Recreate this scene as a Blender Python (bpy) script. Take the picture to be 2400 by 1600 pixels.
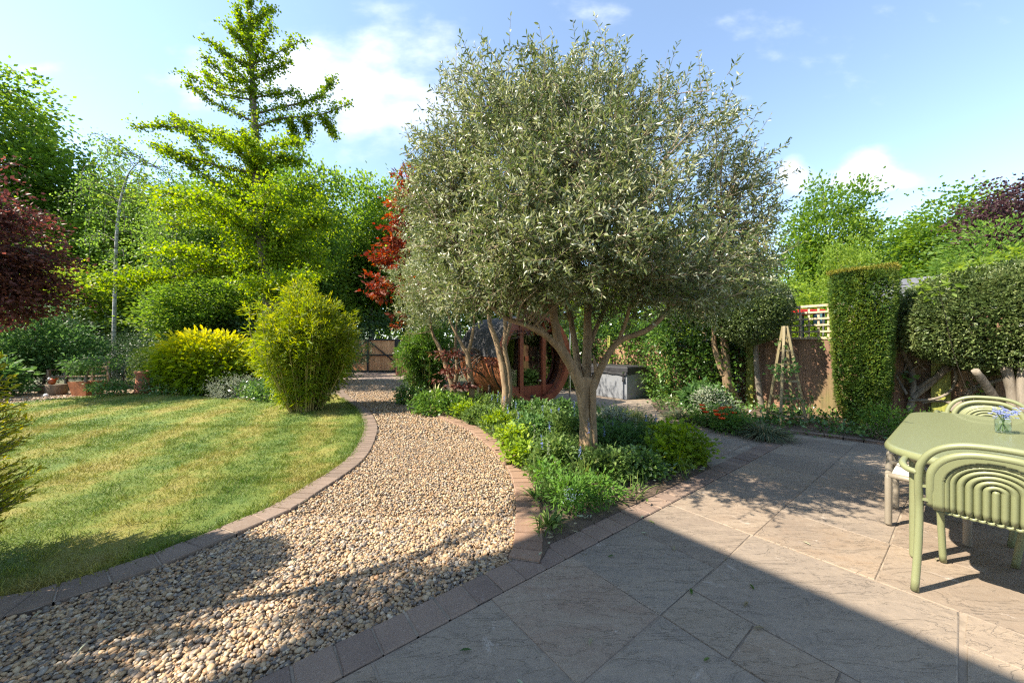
import bpy, bmesh, math, random
import numpy as np
from mathutils import Vector, Matrix

# ------------------------------------------------------------------ camera, light, exposure
S = bpy.context.scene
for o in list(bpy.data.objects):
    bpy.data.objects.remove(o, do_unlink=True)
COL = S.collection
R = math.radians
HC = 1.36                      # eye height
cam_d = bpy.data.cameras.new("camera"); cam = bpy.data.objects.new("camera", cam_d); COL.objects.link(cam)
cam.location = (0, 0, HC); cam.rotation_euler = (R(90), 0, 0)
cam_d.sensor_width = 36; cam_d.lens = 36 * 815 / 2400
cam_d.shift_y = 13 / 2400.0; cam_d.clip_end = 2000; cam_d.clip_start = 0.05
S.camera = cam

SUN_EL, SUN_AZ = 47.0, math.atan2(-0.97, -0.24)     # azimuth clockwise from +Y
sd = Vector((math.sin(SUN_AZ) * math.cos(R(SUN_EL)), math.cos(SUN_AZ) * math.cos(R(SUN_EL)), math.sin(R(SUN_EL))))
sun_d = bpy.data.lights.new("sun", 'SUN'); sun_d.energy = 4.4; sun_d.angle = R(0.5); sun_d.color = (1.0, 0.90, 0.75)
sun = bpy.data.objects.new("sun", sun_d); COL.objects.link(sun)
sun.rotation_euler = sd.to_track_quat('Z', 'Y').to_euler(); sun.location = (-20, -5, 25)

W = bpy.data.worlds.new("World"); S.world = W; W.use_nodes = True
wt = W.node_tree; wt.nodes.clear()
def wn(t, **k):
    n = wt.nodes.new(t)
    for a, b in k.items(): setattr(n, a, b)
    return n
def wmath(op, a, b=None, c=None, clamp=False):
    n = wn('ShaderNodeMath', operation=op, use_clamp=clamp)
    for i, v in enumerate((a, b, c)):
        if v is None: continue
        if isinstance(v, (int, float)): n.inputs[i].default_value = v
        else: wt.links.new(v, n.inputs[i])
    return n.outputs[0]
sky = wn('ShaderNodeTexSky', sky_type='NISHITA', sun_disc=False, sun_elevation=R(SUN_EL), sun_rotation=SUN_AZ % (2 * math.pi),
         air_density=0.9, dust_density=0.15, ozone_density=2.0)
tc = wn('ShaderNodeTexCoord'); sep = wn('ShaderNodeSeparateXYZ'); wt.links.new(tc.outputs['Generated'], sep.inputs[0])
yy = wmath('MAXIMUM', sep.outputs['Y'], 0.05)
u = wmath('DIVIDE', sep.outputs['X'], yy); v = wmath('DIVIDE', sep.outputs['Z'], yy)
com = wn('ShaderNodeCombineXYZ'); wt.links.new(u, com.inputs[0]); wt.links.new(wmath('MULTIPLY', v, 1.7), com.inputs[1])
nz = wn('ShaderNodeTexNoise'); nz.inputs['Scale'].default_value = 3.4; nz.inputs['Detail'].default_value = 7; nz.inputs['Roughness'].default_value = 0.55
wt.links.new(com.outputs[0], nz.inputs['Vector'])
nz2 = wn('ShaderNodeTexNoise'); nz2.inputs['Scale'].default_value = 9; nz2.inputs['Detail'].default_value = 5
wt.links.new(com.outputs[0], nz2.inputs['Vector'])
def blob(cu, cv, ru, rv, k):
    a = wmath('DIVIDE', wmath('SUBTRACT', u, cu), ru); b = wmath('DIVIDE', wmath('SUBTRACT', v, cv), rv)
    r2 = wmath('ADD', wmath('MULTIPLY', a, a), wmath('MULTIPLY', b, b))
    return wmath('MULTIPLY', wmath('POWER', 2.718, wmath('MULTIPLY', r2, -1.0)), k)
tot = None
# (direction right of ahead, direction up, widths, strength)
for bl in [(-0.45, 0.82, 0.42, 0.17, 0.34), (-0.62, 0.78, 0.34, 0.10, 0.22), (-0.9, 0.75, 0.22, 0.07, 0.26), (-0.30, 0.66, 0.22, 0.12, 0.28),
           (-1.37, 0.80, 0.10, 0.03, 0.28), (1.04, 0.475, 0.17, 0.035, 0.75), (1.02, 0.52, 0.07, 0.045, 0.5), (0.80, 0.505, 0.05, 0.06, 0.6),
           (0.66, 0.715, 0.07, 0.018, 0.30), (0.85, 0.92, 0.22, 0.07, 0.24), (0.1, 0.95, 0.3, 0.05, 0.15)]:
    b_ = blob(*bl); tot = b_ if tot is None else wmath('ADD', tot, b_)
dens = wmath('ADD', wmath('ADD', wmath('MULTIPLY', wmath('SUBTRACT', nz.outputs['Fac'], 0.5), 1.1), wmath('MULTIPLY', wmath('SUBTRACT', nz2.outputs['Fac'], 0.5), 0.35)), tot)
mr = wn('ShaderNodeMapRange', interpolation_type='SMOOTHSTEP'); wt.links.new(dens, mr.inputs[0])
mr.inputs[1].default_value = 0.13; mr.inputs[2].default_value = 0.62; mr.inputs[3].default_value = 0; mr.inputs[4].default_value = 0.85
mx = wn('ShaderNodeMix', data_type='RGBA'); wt.links.new(mr.outputs[0], mx.inputs[0]); 
hs = wn('ShaderNodeHueSaturation'); hs.inputs['Saturation'].default_value = 0.88; hs.inputs['Value'].default_value = 1.05; hs.inputs['Hue'].default_value = 0.494
wt.links.new(sky.outputs[0], hs.inputs['Color']); wt.links.new(hs.outputs[0], mx.inputs[6]); mx.inputs[7].default_value = (3.7, 3.95, 4.35, 1)
bg = wn('ShaderNodeBackground'); bg.inputs['Strength'].default_value = 0.118; wt.links.new(mx.outputs[2], bg.inputs[0])
wo = wn('ShaderNodeOutputWorld'); wt.links.new(bg.outputs[0], wo.inputs[0])

S.view_settings.view_transform = 'Standard'; S.view_settings.look = 'None'
S.view_settings.gamma = 1; S.view_settings.exposure = 1.68
S.cycles.max_bounces = 8; S.cycles.transparent_max_bounces = 12; S.cycles.diffuse_bounces = 4
S.cycles.use_denoising = False; S.cycles.pixel_filter_type = 'BLACKMAN_HARRIS'; S.cycles.filter_width = 1.25
S.cycles.sample_clamp_indirect = 4.0

# ------------------------------------------------------------------ helpers
rng = np.random.default_rng(11); random.seed(5)
D1 = np.array((0.795, 0.607)); D2 = np.array((0.607, -0.795))       # the patio's two directions
def g(x, y, z=0.0):            # a point seen at (x, y) in the 2400 px photo, on level z -> plan position
    Y = 815 * (HC - z) / (y - 813.0); return ((x - 1200) / 815 * Y, Y)
def at(x, y, Y):               # same, in the 2352 px overview, at distance Y
    return np.array(((x - 1176) / 798.7 * Y, Y, HC + (796.7 - y) / 798.7 * Y))

class MB:
    def __init__(s): s.v = []; s.f = {}; s.n = 0
    def add(s, V, F, rnd=None, mi=0, smooth=False):
        V = np.asarray(V, float).reshape(-1, 3); F = np.asarray(F, np.int64)
        if len(F) == 0: return
        k = F.shape[1]
        if rnd is None: rnd = np.zeros(len(F))
        rnd = np.broadcast_to(np.asarray(rnd, float), (len(F),))
        s.f.setdefault(k, []).append((F + s.n, rnd, np.full(len(F), mi), np.full(len(F), smooth)))
        s.v.append(V); s.n += len(V)
    def mesh(s, name, off=None):
        me = bpy.data.meshes.new(name)
        V = np.concatenate(s.v) if s.v else np.zeros((0, 3))
        if off is not None: V = V - np.asarray(off)
        loops = []; tot = []; rnd = []; mi = []; sm = []
        for k, L in s.f.items():
            for F, r, m, q in L:
                loops.append(F.ravel()); tot.append(np.full(len(F), k)); rnd.append(r); mi.append(m); sm.append(q)
        loops = np.concatenate(loops); tot = np.concatenate(tot)
        me.vertices.add(len(V)); me.vertices.foreach_set('co', V.ravel().astype(np.float32))
        me.loops.add(len(loops)); me.loops.foreach_set('vertex_index', loops.astype(np.int32))
        me.polygons.add(len(tot)); st = np.concatenate(([0], np.cumsum(tot)[:-1]))
        me.polygons.foreach_set('loop_start', st.astype(np.int32)); me.polygons.foreach_set('loop_total', tot.astype(np.int32))
        me.polygons.foreach_set('material_index', np.concatenate(mi).astype(np.int32))
        me.polygons.foreach_set('use_smooth', np.concatenate(sm).astype(bool))
        me.update(calc_edges=True)
        a = me.attributes.new('rnd', 'FLOAT', 'FACE'); a.data.foreach_set('value', np.concatenate(rnd).astype(np.float32))
        return me

def tag(o, label=None, cat=None, group=None, kind=None):
    for k, v_ in (('label', label), ('category', cat), ('group', group), ('kind', kind)):
        if v_: o[k] = v_
    return o
def obj(name, mb, mats, parent=None, off=None):
    if parent is not None and off is None: off = parent.location
    me = mb.mesh(name, off)
    for m in (mats if isinstance(mats, (list, tuple)) else [mats]): me.materials.append(m)
    o = bpy.data.objects.new(name, me); COL.objects.link(o)
    if parent is not None: o.parent = parent
    elif off is not None: o.location = off
    return o
def thing(name, label, cat, loc=(0, 0, 0), group=None, rz=0):
    o = bpy.data.objects.new(name, None); COL.objects.link(o); o.location = loc; o.rotation_euler = (0, 0, rz)
    o.empty_display_size = 0.2
    bpy.context.view_layer.update()
    return tag(o, label, cat, group)
def kids(o): return [c for c in bpy.data.objects if c.parent == o]
def dup(root, loc, rz=0, sc=1, label=None, group=None):
    r = root.copy(); COL.objects.link(r); r.location = loc; r.rotation_euler = (0, 0, rz)
    r.scale = (sc, sc, sc) if isinstance(sc, (int, float)) else sc
    if label: r['label'] = label
    if group: r['group'] = group
    for ch in kids(root):
        c = ch.copy(); COL.objects.link(c); c.parent = r
        for gch in kids(ch):
            d = gch.copy(); COL.objects.link(d); d.parent = c
    return r

def nrm(a): return a / np.maximum(np.linalg.norm(a, axis=-1, keepdims=True), 1e-9)
def rdir(n): return nrm(rng.normal(size=(n, 3)))
def leaves(mb, P, D, L, Wd, up=None, kind='leaf', rnd=None, fold=0.25, mi=0):
    """P bases, D directions, L lengths, Wd widths; flat faces of real leaf size"""
    P = np.asarray(P, float); n = len(P)
    if n == 0: return
    D = nrm(np.asarray(D, float)); L = np.broadcast_to(L, (n,))[:, None]; Wd = np.broadcast_to(Wd, (n,))[:, None]
    up = rdir(n) if up is None else np.asarray(up, float)
    Sd = nrm(np.cross(D, up)); N = np.cross(Sd, D)
    r = rng.random(n) if rnd is None else np.broadcast_to(rnd, (n,))
    i = np.arange(n)[:, None]
    if kind == 'quad':
        V = np.stack([P, P + D * L * .45 + Sd * Wd * .5, P + D * L, P + D * L * .45 - Sd * Wd * .5], 1)
        mb.add(V, i * 4 + np.arange(4), r, mi)
    elif kind == 'leaf':        # two triangles folded on the midrib
        V = np.stack([P, P + D * L * .42 + Sd * Wd * .5 + N * Wd * fold, P + D * L, P + D * L * .42 - Sd * Wd * .5 + N * Wd * fold], 1)
        F = np.concatenate([i * 4 + np.array([0, 1, 2]), i * 4 + np.array([0, 2, 3])]); mb.add(V, F, np.concatenate([r, r]), mi)
    else:                       # lance: six vertices, two quads
        V = np.stack([P, P + D * L * .3 + Sd * Wd * .5 + N * Wd * fold, P + D * L * .68 + Sd * Wd * .45 + N * Wd * fold, P + D * L - N * L * .05,
                      P + D * L * .68 - Sd * Wd * .45 + N * Wd * fold, P + D * L * .3 - Sd * Wd * .5 + N * Wd * fold], 1)
        F = np.concatenate([i * 6 + np.array([0, 1, 2, 3]), i * 6 + np.array([0, 3, 4, 5])]); mb.add(V, F, np.concatenate([r, r]), mi)
def blades(mb, P, D, L, Wd, droop=0.5, seg=4, rnd=None, mi=0):
    P = np.asarray(P, float); n = len(P); D = nrm(np.asarray(D, float)); L = np.broadcast_to(L, (n,))[:, None]; Wd = np.broadcast_to(Wd, (n,))[:, None]
    droop = np.broadcast_to(droop, (n,))[:, None]
    Sd = nrm(np.cross(D, np.array((0, 0, 1.0)) + 0.3 * rdir(n))); r = rng.random(n) if rnd is None else np.broadcast_to(rnd, (n,))
    rows = []
    for k in range(seg + 1):
        t = k / seg; c = P + D * L * t + np.array((0, 0, -1.0)) * droop * L * t * t
        w = Wd * .5 * (1 - t ** 2.2) * (0.65 + 0.7 * min(t * 2, 1) * (1 - t)) if k < seg else Wd * 0.01
        rows += [c + Sd * w, c - Sd * w]
    V = np.stack(rows, 1); i = np.arange(n)[:, None] * (2 * (seg + 1))
    F = np.concatenate([i + np.array([2 * k, 2 * k + 1, 2 * k + 3, 2 * k + 2]) for k in range(seg)])
    mb.add(V, F, np.tile(r, seg), mi)
def twigs(mb, A, B, r0, r1, mi=0, rnd=0.5):
    A = np.asarray(A, float); B = np.asarray(B, float); n = len(A)
    if n == 0: return
    D = nrm(B - A); X = nrm(np.cross(D, rdir(n))); Y = np.cross(D, X)
    r0 = np.broadcast_to(r0, (n,))[:, None]; r1 = np.broadcast_to(r1, (n,))[:, None]
    rows = []
    for P, r in ((A, r0), (B, r1)):
        for k in range(3):
            a = 2 * math.pi * k / 3; rows.append(P + (X * math.cos(a) + Y * math.sin(a)) * r)
    V = np.stack(rows, 1); i = np.arange(n)[:, None] * 6
    F = np.concatenate([i + np.array([k, (k + 1) % 3, (k + 1) % 3 + 3, k + 3]) for k in range(3)])
    mb.add(V, F, rnd, mi, True)
def smooth_path(pts, n=5):
    pts = [np.asarray(p, float) for p in pts]
    if len(pts) < 3: return [pts[0] + (pts[-1] - pts[0]) * t for t in np.linspace(0, 1, n)]
    out = []
    P = [2 * pts[0] - pts[1]] + pts + [2 * pts[-1] - pts[-2]]
    for k in range(1, len(P) - 2):
        for t in np.linspace(0, 1, n, endpoint=False):
            a, b, c, d = P[k - 1], P[k], P[k + 1], P[k + 2]
            out.append(0.5 * ((2 * b) + (c - a) * t + (2 * a - 5 * b + 4 * c - d) * t * t + (3 * b - a - 3 * c + d) * t ** 3))
    return out + [pts[-1]]
def tube(mb, pts, rad, sides=8, mi=0, rnd=0.5, wob=0.0, cap=True, smooth=True, flute=0.0):
    pts = np.array(pts, float); n = len(pts); rad = np.interp(np.linspace(0, 1, n), np.linspace(0, 1, len(rad)), rad) if not isinstance(rad, (int, float)) else np.full(n, rad)
    T = np.gradient(pts, axis=0); T = nrm(T)
    X = np.cross(T[0], (0.31, 0.9, 0.2)); X /= np.linalg.norm(X); V = []
    a = np.arange(sides) * 2 * math.pi / sides
    for k in range(n):
        X = X - T[k] * X.dot(T[k]); X /= np.linalg.norm(X); Y = np.cross(T[k], X)
        r = rad[k] * (1 + wob * rng.uniform(-1, 1, sides) + flute * np.cos(a * 3 + k * .15))
        V.append(pts[k] + (np.cos(a) * r)[:, None] * X + (np.sin(a) * r)[:, None] * Y)
    V = np.concatenate(V); j = np.arange(sides); j2 = (j + 1) % sides
    F = np.concatenate([np.stack([k * sides + j, k * sides + j2, (k + 1) * sides + j2, (k + 1) * sides + j], 1) for k in range(n - 1)])
    mb.add(V, F, rnd, mi, smooth)
    if cap:
        b = mb.n - len(V)
        mb.f.setdefault(sides, []).append((np.array([b + j[::-1], b + (n - 1) * sides + j]), np.full(2, 0.5), np.full(2, mi), np.full(2, False)))
def box(mb, c, sx, sy, sz, ax=None, ay=None, bev=0.0, rnd=0.5, mi=0):
    """box centred on c; ax / ay are unit directions of its first two sides; bev chamfers every edge"""
    ax = np.array((1, 0, 0.)) if ax is None else np.array((*ax, 0.) if len(ax) == 2 else ax, float)
    ay = np.array((-ax[1], ax[0], 0.)) if ay is None else np.array((*ay, 0.) if len(ay) == 2 else ay, float)
    az = np.cross(ax, ay); az /= np.linalg.norm(az)
    bm = bmesh.new(); bmesh.ops.create_cube(bm, size=1)
    for vv in bm.verts: vv.co = (vv.co.x * sx, vv.co.y * sy, vv.co.z * sz)
    if bev > 0: bmesh.ops.bevel(bm, geom=list(bm.edges), offset=bev, segments=2, affect='EDGES', profile=0.6)
    M = np.stack([ax, ay, az], 1); V = np.array([vv.co[:] for vv in bm.verts]) @ M.T + np.asarray(c)
    bm.verts.index_update()
    base = True
    for k in {len(f.verts) for f in bm.faces}:
        F = np.array([[vv.index for vv in f.verts] for f in bm.faces if len(f.verts) == k])
        if base: mb.add(V, F, rnd, mi); base = False; st = mb.n - len(V)
        else: mb.f.setdefault(k, []).append((F + st, np.full(len(F), rnd), np.full(len(F), mi), np.full(len(F), False)))
    bm.free()
def bar(mb, a, b, w, h, up=(0, 0, 1), bev=0.0, rnd=0.5, mi=0):
    a = np.asarray(a, float); b = np.asarray(b, float); d = b - a; L = np.linalg.norm(d); d /= L
    s_ = np.cross(np.asarray(up, float), d); s_ /= np.linalg.norm(s_)
    box(mb, (a + b) / 2, L, w, h, d, s_, bev, rnd, mi)
def lathe(mb, c, prof, seg=24, mi=0, rnd=0.5):
    a = np.arange(seg) * 2 * math.pi / seg; V = np.concatenate([np.stack([c[0] + r * np.cos(a), c[1] + r * np.sin(a), np.full(seg, c[2] + z)], 1) for r, z in prof])
    j = np.arange(seg); j2 = (j + 1) % seg
    F = np.concatenate([np.stack([k * seg + j, k * seg + j2, (k + 1) * seg + j2, (k + 1) * seg + j], 1) for k in range(len(prof) - 1)])
    mb.add(V, F, rnd, mi, True)
def pip(P, poly):
    x, y = P[:, 0], P[:, 1]; inside = np.zeros(len(P), bool); n = len(poly); j = n - 1
    for i in range(n):
        xi, yi = poly[i]; xj, yj = poly[j]
        c = ((yi > y) != (yj > y)) & (x < (xj - xi) * (y - yi) / (yj - yi + 1e-12) + xi); inside ^= c; j = i
    return inside
def sheet(name, poly, z, mat, sub=0):
    bm = bmesh.new(); vs = [bm.verts.new((p[0], p[1], z)) for p in poly]; f = bm.faces.new(vs)
    f.normal_update()
    if f.normal.z < 0: f.normal_flip()
    bmesh.ops.triangulate(bm, faces=[f]); bm.normal_update()
    for f in bm.faces:
        if f.normal.z < 0: f.normal_flip()
    me = bpy.data.meshes.new(name); bm.to_mesh(me); bm.free(); me.materials.append(mat)
    o = bpy.data.objects.new(name, me); COL.objects.link(o); o['kind'] = 'structure'; return o
def inpoly_pts(poly, n):
    poly = np.array(poly); lo, hi = poly.min(0), poly.max(0); out = np.zeros((0, 2))
    while len(out) < n:
        q = rng.uniform(lo, hi, (n * 2, 2)); out = np.concatenate([out, q[pip(q, poly)]])
    return out[:n]
def lownoise(P, s, seed=0):
    """cheap smooth value noise -1..1 on points"""
    P = np.asarray(P, float) * s; r = np.random.default_rng(seed); out = np.zeros(len(P))
    for k in range(6):
        w = r.normal(size=P.shape[1]) * (0.6 + 0.35 * k); out += np.sin(P @ w * 2.0 + r.uniform(0, 6.28))
    return out / 3.4

# ------------------------------------------------------------------ materials
def mat(name):
    m = bpy.data.materials.new(name); m.use_nodes = True; t = m.node_tree; t.nodes.clear()
    out = t.nodes.new('ShaderNodeOutputMaterial'); p = t.nodes.new('ShaderNodeBsdfPrincipled'); t.links.new(p.outputs[0], out.inputs[0])
    return m, t, p, out
def nn(t, typ, **k):
    n = t.nodes.new(typ)
    for a, b in k.items(): setattr(n, a, b)
    return n
def ramp(t, fac, stops, interp='LINEAR'):
    n = nn(t, 'ShaderNodeValToRGB'); n.color_ramp.interpolation = interp; e = n.color_ramp.elements
    e[0].position = stops[0][0]; e[0].color = (*stops[0][1], 1); e[1].position = stops[-1][0]; e[1].color = (*stops[-1][1], 1)
    for p, c in stops[1:-1]:
        q = e.new(p); q.color = (*c, 1)
    t.links.new(fac, n.inputs[0]); return n.outputs[0]
def noise(t, scale, detail=4, rough=0.55, vec=None, out='Fac', dist=0.0):
    n = nn(t, 'ShaderNodeTexNoise'); n.inputs['Scale'].default_value = scale; n.inputs['Detail'].default_value = detail
    n.inputs['Roughness'].default_value = rough; n.inputs['Distortion'].default_value = dist
    if vec is not None: t.links.new(vec, n.inputs['Vector'])
    return n.outputs[out]
def mixc(t, fac, a, b, mode='MIX'):
    n = nn(t, 'ShaderNodeMix', data_type='RGBA', blend_type=mode)
    for i, v_ in ((0, fac), (6, a), (7, b)):
        if isinstance(v_, (int, float)): n.inputs[i].default_value = v_
        elif isinstance(v_, tuple): n.inputs[i].default_value = (*v_, 1)
        else: t.links.new(v_, n.inputs[i])
    return n.outputs[2]
def mth(t, op, a, b=0.0):
    n = nn(t, 'ShaderNodeMath', operation=op)
    for i, v_ in enumerate((a, b)):
        if isinstance(v_, (int, float)): n.inputs[i].default_value = v_
        else: t.links.new(v_, n.inputs[i])
    return n.outputs[0]
def bump(t, p, h, strength=0.4, dist=0.01):
    b = nn(t, 'ShaderNodeBump'); b.inputs['Strength'].default_value = strength; b.inputs['Distance'].default_value = dist
    t.links.new(h, b.inputs['Height']); t.links.new(b.outputs[0], p.inputs['Normal'])
def objvec(t, scale=(1, 1, 1), rot=0.0, geo=False):
    if geo: src = nn(t, 'ShaderNodeNewGeometry').outputs['Position']
    else: src = nn(t, 'ShaderNodeTexCoord').outputs['Object']
    mp = nn(t, 'ShaderNodeMapping'); mp.inputs['Scale'].default_value = scale; mp.inputs['Rotation'].default_value = (0, 0, rot)
    t.links.new(src, mp.inputs[0]); return mp.outputs[0]
def rndattr(t):
    n = nn(t, 'ShaderNodeAttribute'); n.attribute_name = 'rnd'; return n.outputs['Fac']
def leafmat(name, stops, trans=0.35, tcol=None, rough=0.5, spec=0.22, patch=0.25):
    m, t, p, out = mat(name); r = rndattr(t)
    c = ramp(t, r, stops)
    n_ = noise(t, 1.3, 3, vec=objvec(t, geo=True)); k = mth(t, 'ADD', mth(t, 'MULTIPLY', n_, patch * 2), 1 - patch)
    hv = nn(t, 'ShaderNodeHueSaturation'); t.links.new(c, hv.inputs['Color']); t.links.new(k, hv.inputs['Value']); c = hv.outputs[0]
    t.links.new(c, p.inputs['Base Color']); p.inputs['Roughness'].default_value = rough; p.inputs['Specular IOR Level'].default_value = spec
    tr = nn(t, 'ShaderNodeBsdfTranslucent')
    h2 = nn(t, 'ShaderNodeHueSaturation'); t.links.new(c, h2.inputs['Color']); h2.inputs['Value'].default_value = 1.9; h2.inputs['Saturation'].default_value = 1.1; h2.inputs['Hue'].default_value = 0.485
    t.links.new(h2.outputs[0], tr.inputs[0])
    ms = nn(t, 'ShaderNodeMixShader'); ms.inputs[0].default_value = trans
    t.links.new(p.outputs[0], ms.inputs[1]); t.links.new(tr.outputs[0], ms.inputs[2]); t.links.new(ms.outputs[0], out.inputs[0])
    return m
def barkmat(name, c1, c2, scale=14, stretch=0.25, rough=0.85, bmp=0.6):
    m, t, p, out = mat(name); vec = objvec(t, (1, 1, stretch))
    n1 = noise(t, scale, 6, 0.65, vec); n2 = noise(t, scale * 4, 4, 0.6, vec)
    f = mth(t, 'ADD', mth(t, 'MULTIPLY', n1, .75), mth(t, 'MULTIPLY', n2, .25))
    t.links.new(ramp(t, f, [(0.32, c1), (0.68, c2)]), p.inputs['Base Color']); p.inputs['Roughness'].default_value = rough
    bump(t, p, f, bmp, 0.02); return m
def plain(name, c, rough=0.5, metal=0.0, var=0.12, scale=8, bmp=0.05, spec=0.5, coat=0.0):
    m, t, p, out = mat(name); n1 = noise(t, scale, 5, 0.6, objvec(t))
    lo = tuple(x * (1 - var) for x in c); hi = tuple(min(1, x * (1 + var)) for x in c)
    t.links.new(ramp(t, n1, [(0.3, lo), (0.7, hi)]), p.inputs['Base Color']); p.inputs['Roughness'].default_value = rough
    p.inputs['Metallic'].default_value = metal; p.inputs['Specular IOR Level'].default_value = spec; p.inputs['Coat Weight'].default_value = coat
    if bmp: bump(t, p, noise(t, scale * 6, 3, 0.6, objvec(t)), bmp, 0.004)
    return m
def woodmat(name, c1, c2, scale=3.0, axis_scale=(12, 12, 0.7), rough=0.6, bmp=0.25, algae=None):
    m, t, p, out = mat(name); vec = objvec(t, axis_scale); r = rndattr(t)
    n1 = noise(t, scale, 6, 0.6, vec, dist=0.6); f = mth(t, 'ADD', mth(t, 'MULTIPLY', n1, 0.75), mth(t, 'MULTIPLY', r, 0.35))
    c = ramp(t, f, [(0.3, c1), (0.75, c2)])
    if algae:
        k = ramp(t, noise(t, 0.9, 4, 0.6, objvec(t, (1, 1, .45))), [(0.53, (0, 0, 0)), (0.72, (.9, .9, .9))]); c = mixc(t, k, c, algae)
    t.links.new(c, p.inputs['Base Color']); p.inputs['Roughness'].default_value = rough; bump(t, p, n1, bmp, 0.006); return m

# foliage
M = {}
M['olive'] = leafmat('olive_leaf', [(0, (0.0605, 0.0924, 0.0242)), (0.4, (0.1391, 0.1786, 0.0538)), (0.7, (0.2298, 0.2526, 0.1008)), (0.88, (0.3387, 0.3573, 0.2016)), (1, (0.4596, 0.4805, 0.3494))], trans=.3, rough=.34, spec=.6)
M['ginkgo'] = leafmat('ginkgo_leaf', [(0, (.075, .155, .010)), (.6, (.15, .235, .014)), (1, (.26, .32, .022))], trans=.45)
M['wood'] = leafmat('woodland_leaf', [(0, (0.0499, 0.1096, 0.0156)), (0.6, (0.114, 0.2, 0.0273)), (1, (0.2137, 0.2838, 0.039))], trans=.5)
M['woodlight'] = leafmat('light_woodland_leaf', [(0, (0.0997, 0.1705, 0.0218)), (0.6, (0.1795, 0.2619, 0.0364)), (1, (0.266, 0.3289, 0.051))], trans=.48)
M['wooddark'] = leafmat('dark_evergreen_leaf', [(0, (0.024, 0.051, 0.021)), (0.7, (0.0525, 0.0975, 0.039)), (1, (0.0975, 0.15, 0.06))], trans=.15, rough=.4)
M['birch'] = leafmat('birch_leaf', [(0, (0.0607, 0.135, 0.0216)), (1, (0.162, 0.2565, 0.0473))], trans=.45)
M['purple'] = leafmat('purple_maple_leaf', [(0, (0.0435, 0.0199, 0.0186)), (0.6, (0.1088, 0.0428, 0.0346)), (1, (0.256, 0.0998, 0.0598))], trans=.3)
M['beech'] = leafmat('copper_beech_leaf', [(0, (.03, .014, .018)), (1, (.085, .04, .042))], trans=.2)
M['red'] = leafmat('red_maple_leaf', [(0, (0.09, 0.024, 0.012)), (0.6, (0.2, 0.048, 0.02)), (1, (0.34, 0.1275, 0.025))], trans=.3)
M['redpurple'] = leafmat('wine_maple_leaf', [(0, (0.054, 0.0216, 0.0151)), (0.7, (0.1188, 0.0405, 0.0281)), (1, (0.2376, 0.1148, 0.027))], trans=.25)
M['bamboo'] = leafmat('bamboo_leaf', [(0, (.07, .13, .012)), (.5, (.19, .25, .02)), (1, (.42, .40, .035))], trans=.42)
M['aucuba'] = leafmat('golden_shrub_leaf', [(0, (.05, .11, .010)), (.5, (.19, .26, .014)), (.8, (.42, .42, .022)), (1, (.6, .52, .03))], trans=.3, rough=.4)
M['yew'] = leafmat('clipped_yew_leaf', [(0, (0.0292, 0.0706, 0.0135)), (0.6, (0.0875, 0.1475, 0.0189)), (1, (0.1944, 0.2437, 0.0297))], trans=.2)
M['yewgold'] = leafmat('golden_yew_tip', [(0, (.10, .13, .012)), (1, (.26, .22, .03))], trans=.25)
M['holly'] = leafmat('clipped_holly_leaf', [(0, (0.0455, 0.078, 0.0208)), (0.6, (0.1105, 0.156, 0.0442)), (1, (0.221, 0.26, 0.0975))], trans=.22, rough=.4, spec=.4)
M['conifer'] = leafmat('golden_conifer_leaf', [(0, (0.06, 0.102, 0.0096)), (0.6, (0.204, 0.24, 0.0144)), (1, (0.432, 0.372, 0.03))], trans=.3)
M['ivy'] = leafmat('ivy_leaf', [(0, (0.0352, 0.08, 0.0192)), (0.6, (0.08, 0.16, 0.0352)), (1, (0.208, 0.336, 0.064))], trans=.25, rough=.3, spec=.6)
M['laurel'] = leafmat('laurel_leaf', [(0, (0.0455, 0.0975, 0.0182)), (0.6, (0.091, 0.182, 0.0325)), (1, (0.234, 0.364, 0.052))], trans=.35, rough=.35)
M['shade'] = leafmat('hydrangea_leaf', [(0, (0.0375, 0.0938, 0.0275)), (1, (0.1125, 0.2125, 0.0562))], trans=.35)
M['lime'] = leafmat('lime_heuchera_leaf', [(0, (0.1008, 0.1785, 0.012)), (0.6, (0.18, 0.272, 0.02)), (1, (0.288, 0.357, 0.035))], trans=.35)
M['herb'] = leafmat('herb_leaf', [(0, (0.0517, 0.1035, 0.0253)), (0.6, (0.1035, 0.1725, 0.0403)), (1, (0.207, 0.276, 0.0805))], trans=.35)
M['fresh'] = leafmat('fresh_geranium_leaf', [(0, (.06, .15, .02)), (1, (.14, .27, .04))], trans=.4)
M['strap'] = leafmat('strap_leaf', [(0, (.04, .085, .02)), (.7, (.09, .15, .03)), (1, (.22, .26, .08))], trans=.25, rough=.35)
M['phorm'] = leafmat('striped_strap_leaf', [(0, (.10, .12, .04)), (.6, (.22, .22, .09)), (1, (.38, .34, .17))], trans=.2)
M['mondo'] = leafmat('dark_grass_leaf', [(0, (0.049, 0.077, 0.042)), (0.7, (0.119, 0.154, 0.077)), (1, (0.35, 0.28, 0.14))], trans=.15)
M['silver'] = leafmat('silver_leaf', [(0, (.16, .19, .12)), (1, (.36, .38, .28))], trans=.2)
M['stipa'] = leafmat('feather_grass', [(0, (.14, .16, .05)), (1, (.34, .32, .14))], trans=.3)
M['poppy'] = leafmat('orange_petal', [(0, (.6, .09, .02)), (1, (.8, .17, .04))], trans=.3)
M['pink'] = leafmat('pink_petal', [(0, (.55, .12, .22)), (1, (.75, .3, .38))], trans=.3)
M['bluebell'] = leafmat('blue_petal', [(0, (.16, .19, .46)), (1, (.32, .36, .62))], trans=.3)
M['white'] = leafmat('white_petal', [(0, (.6, .6, .58)), (1, (.8, .78, .8))], trans=.3)
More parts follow.
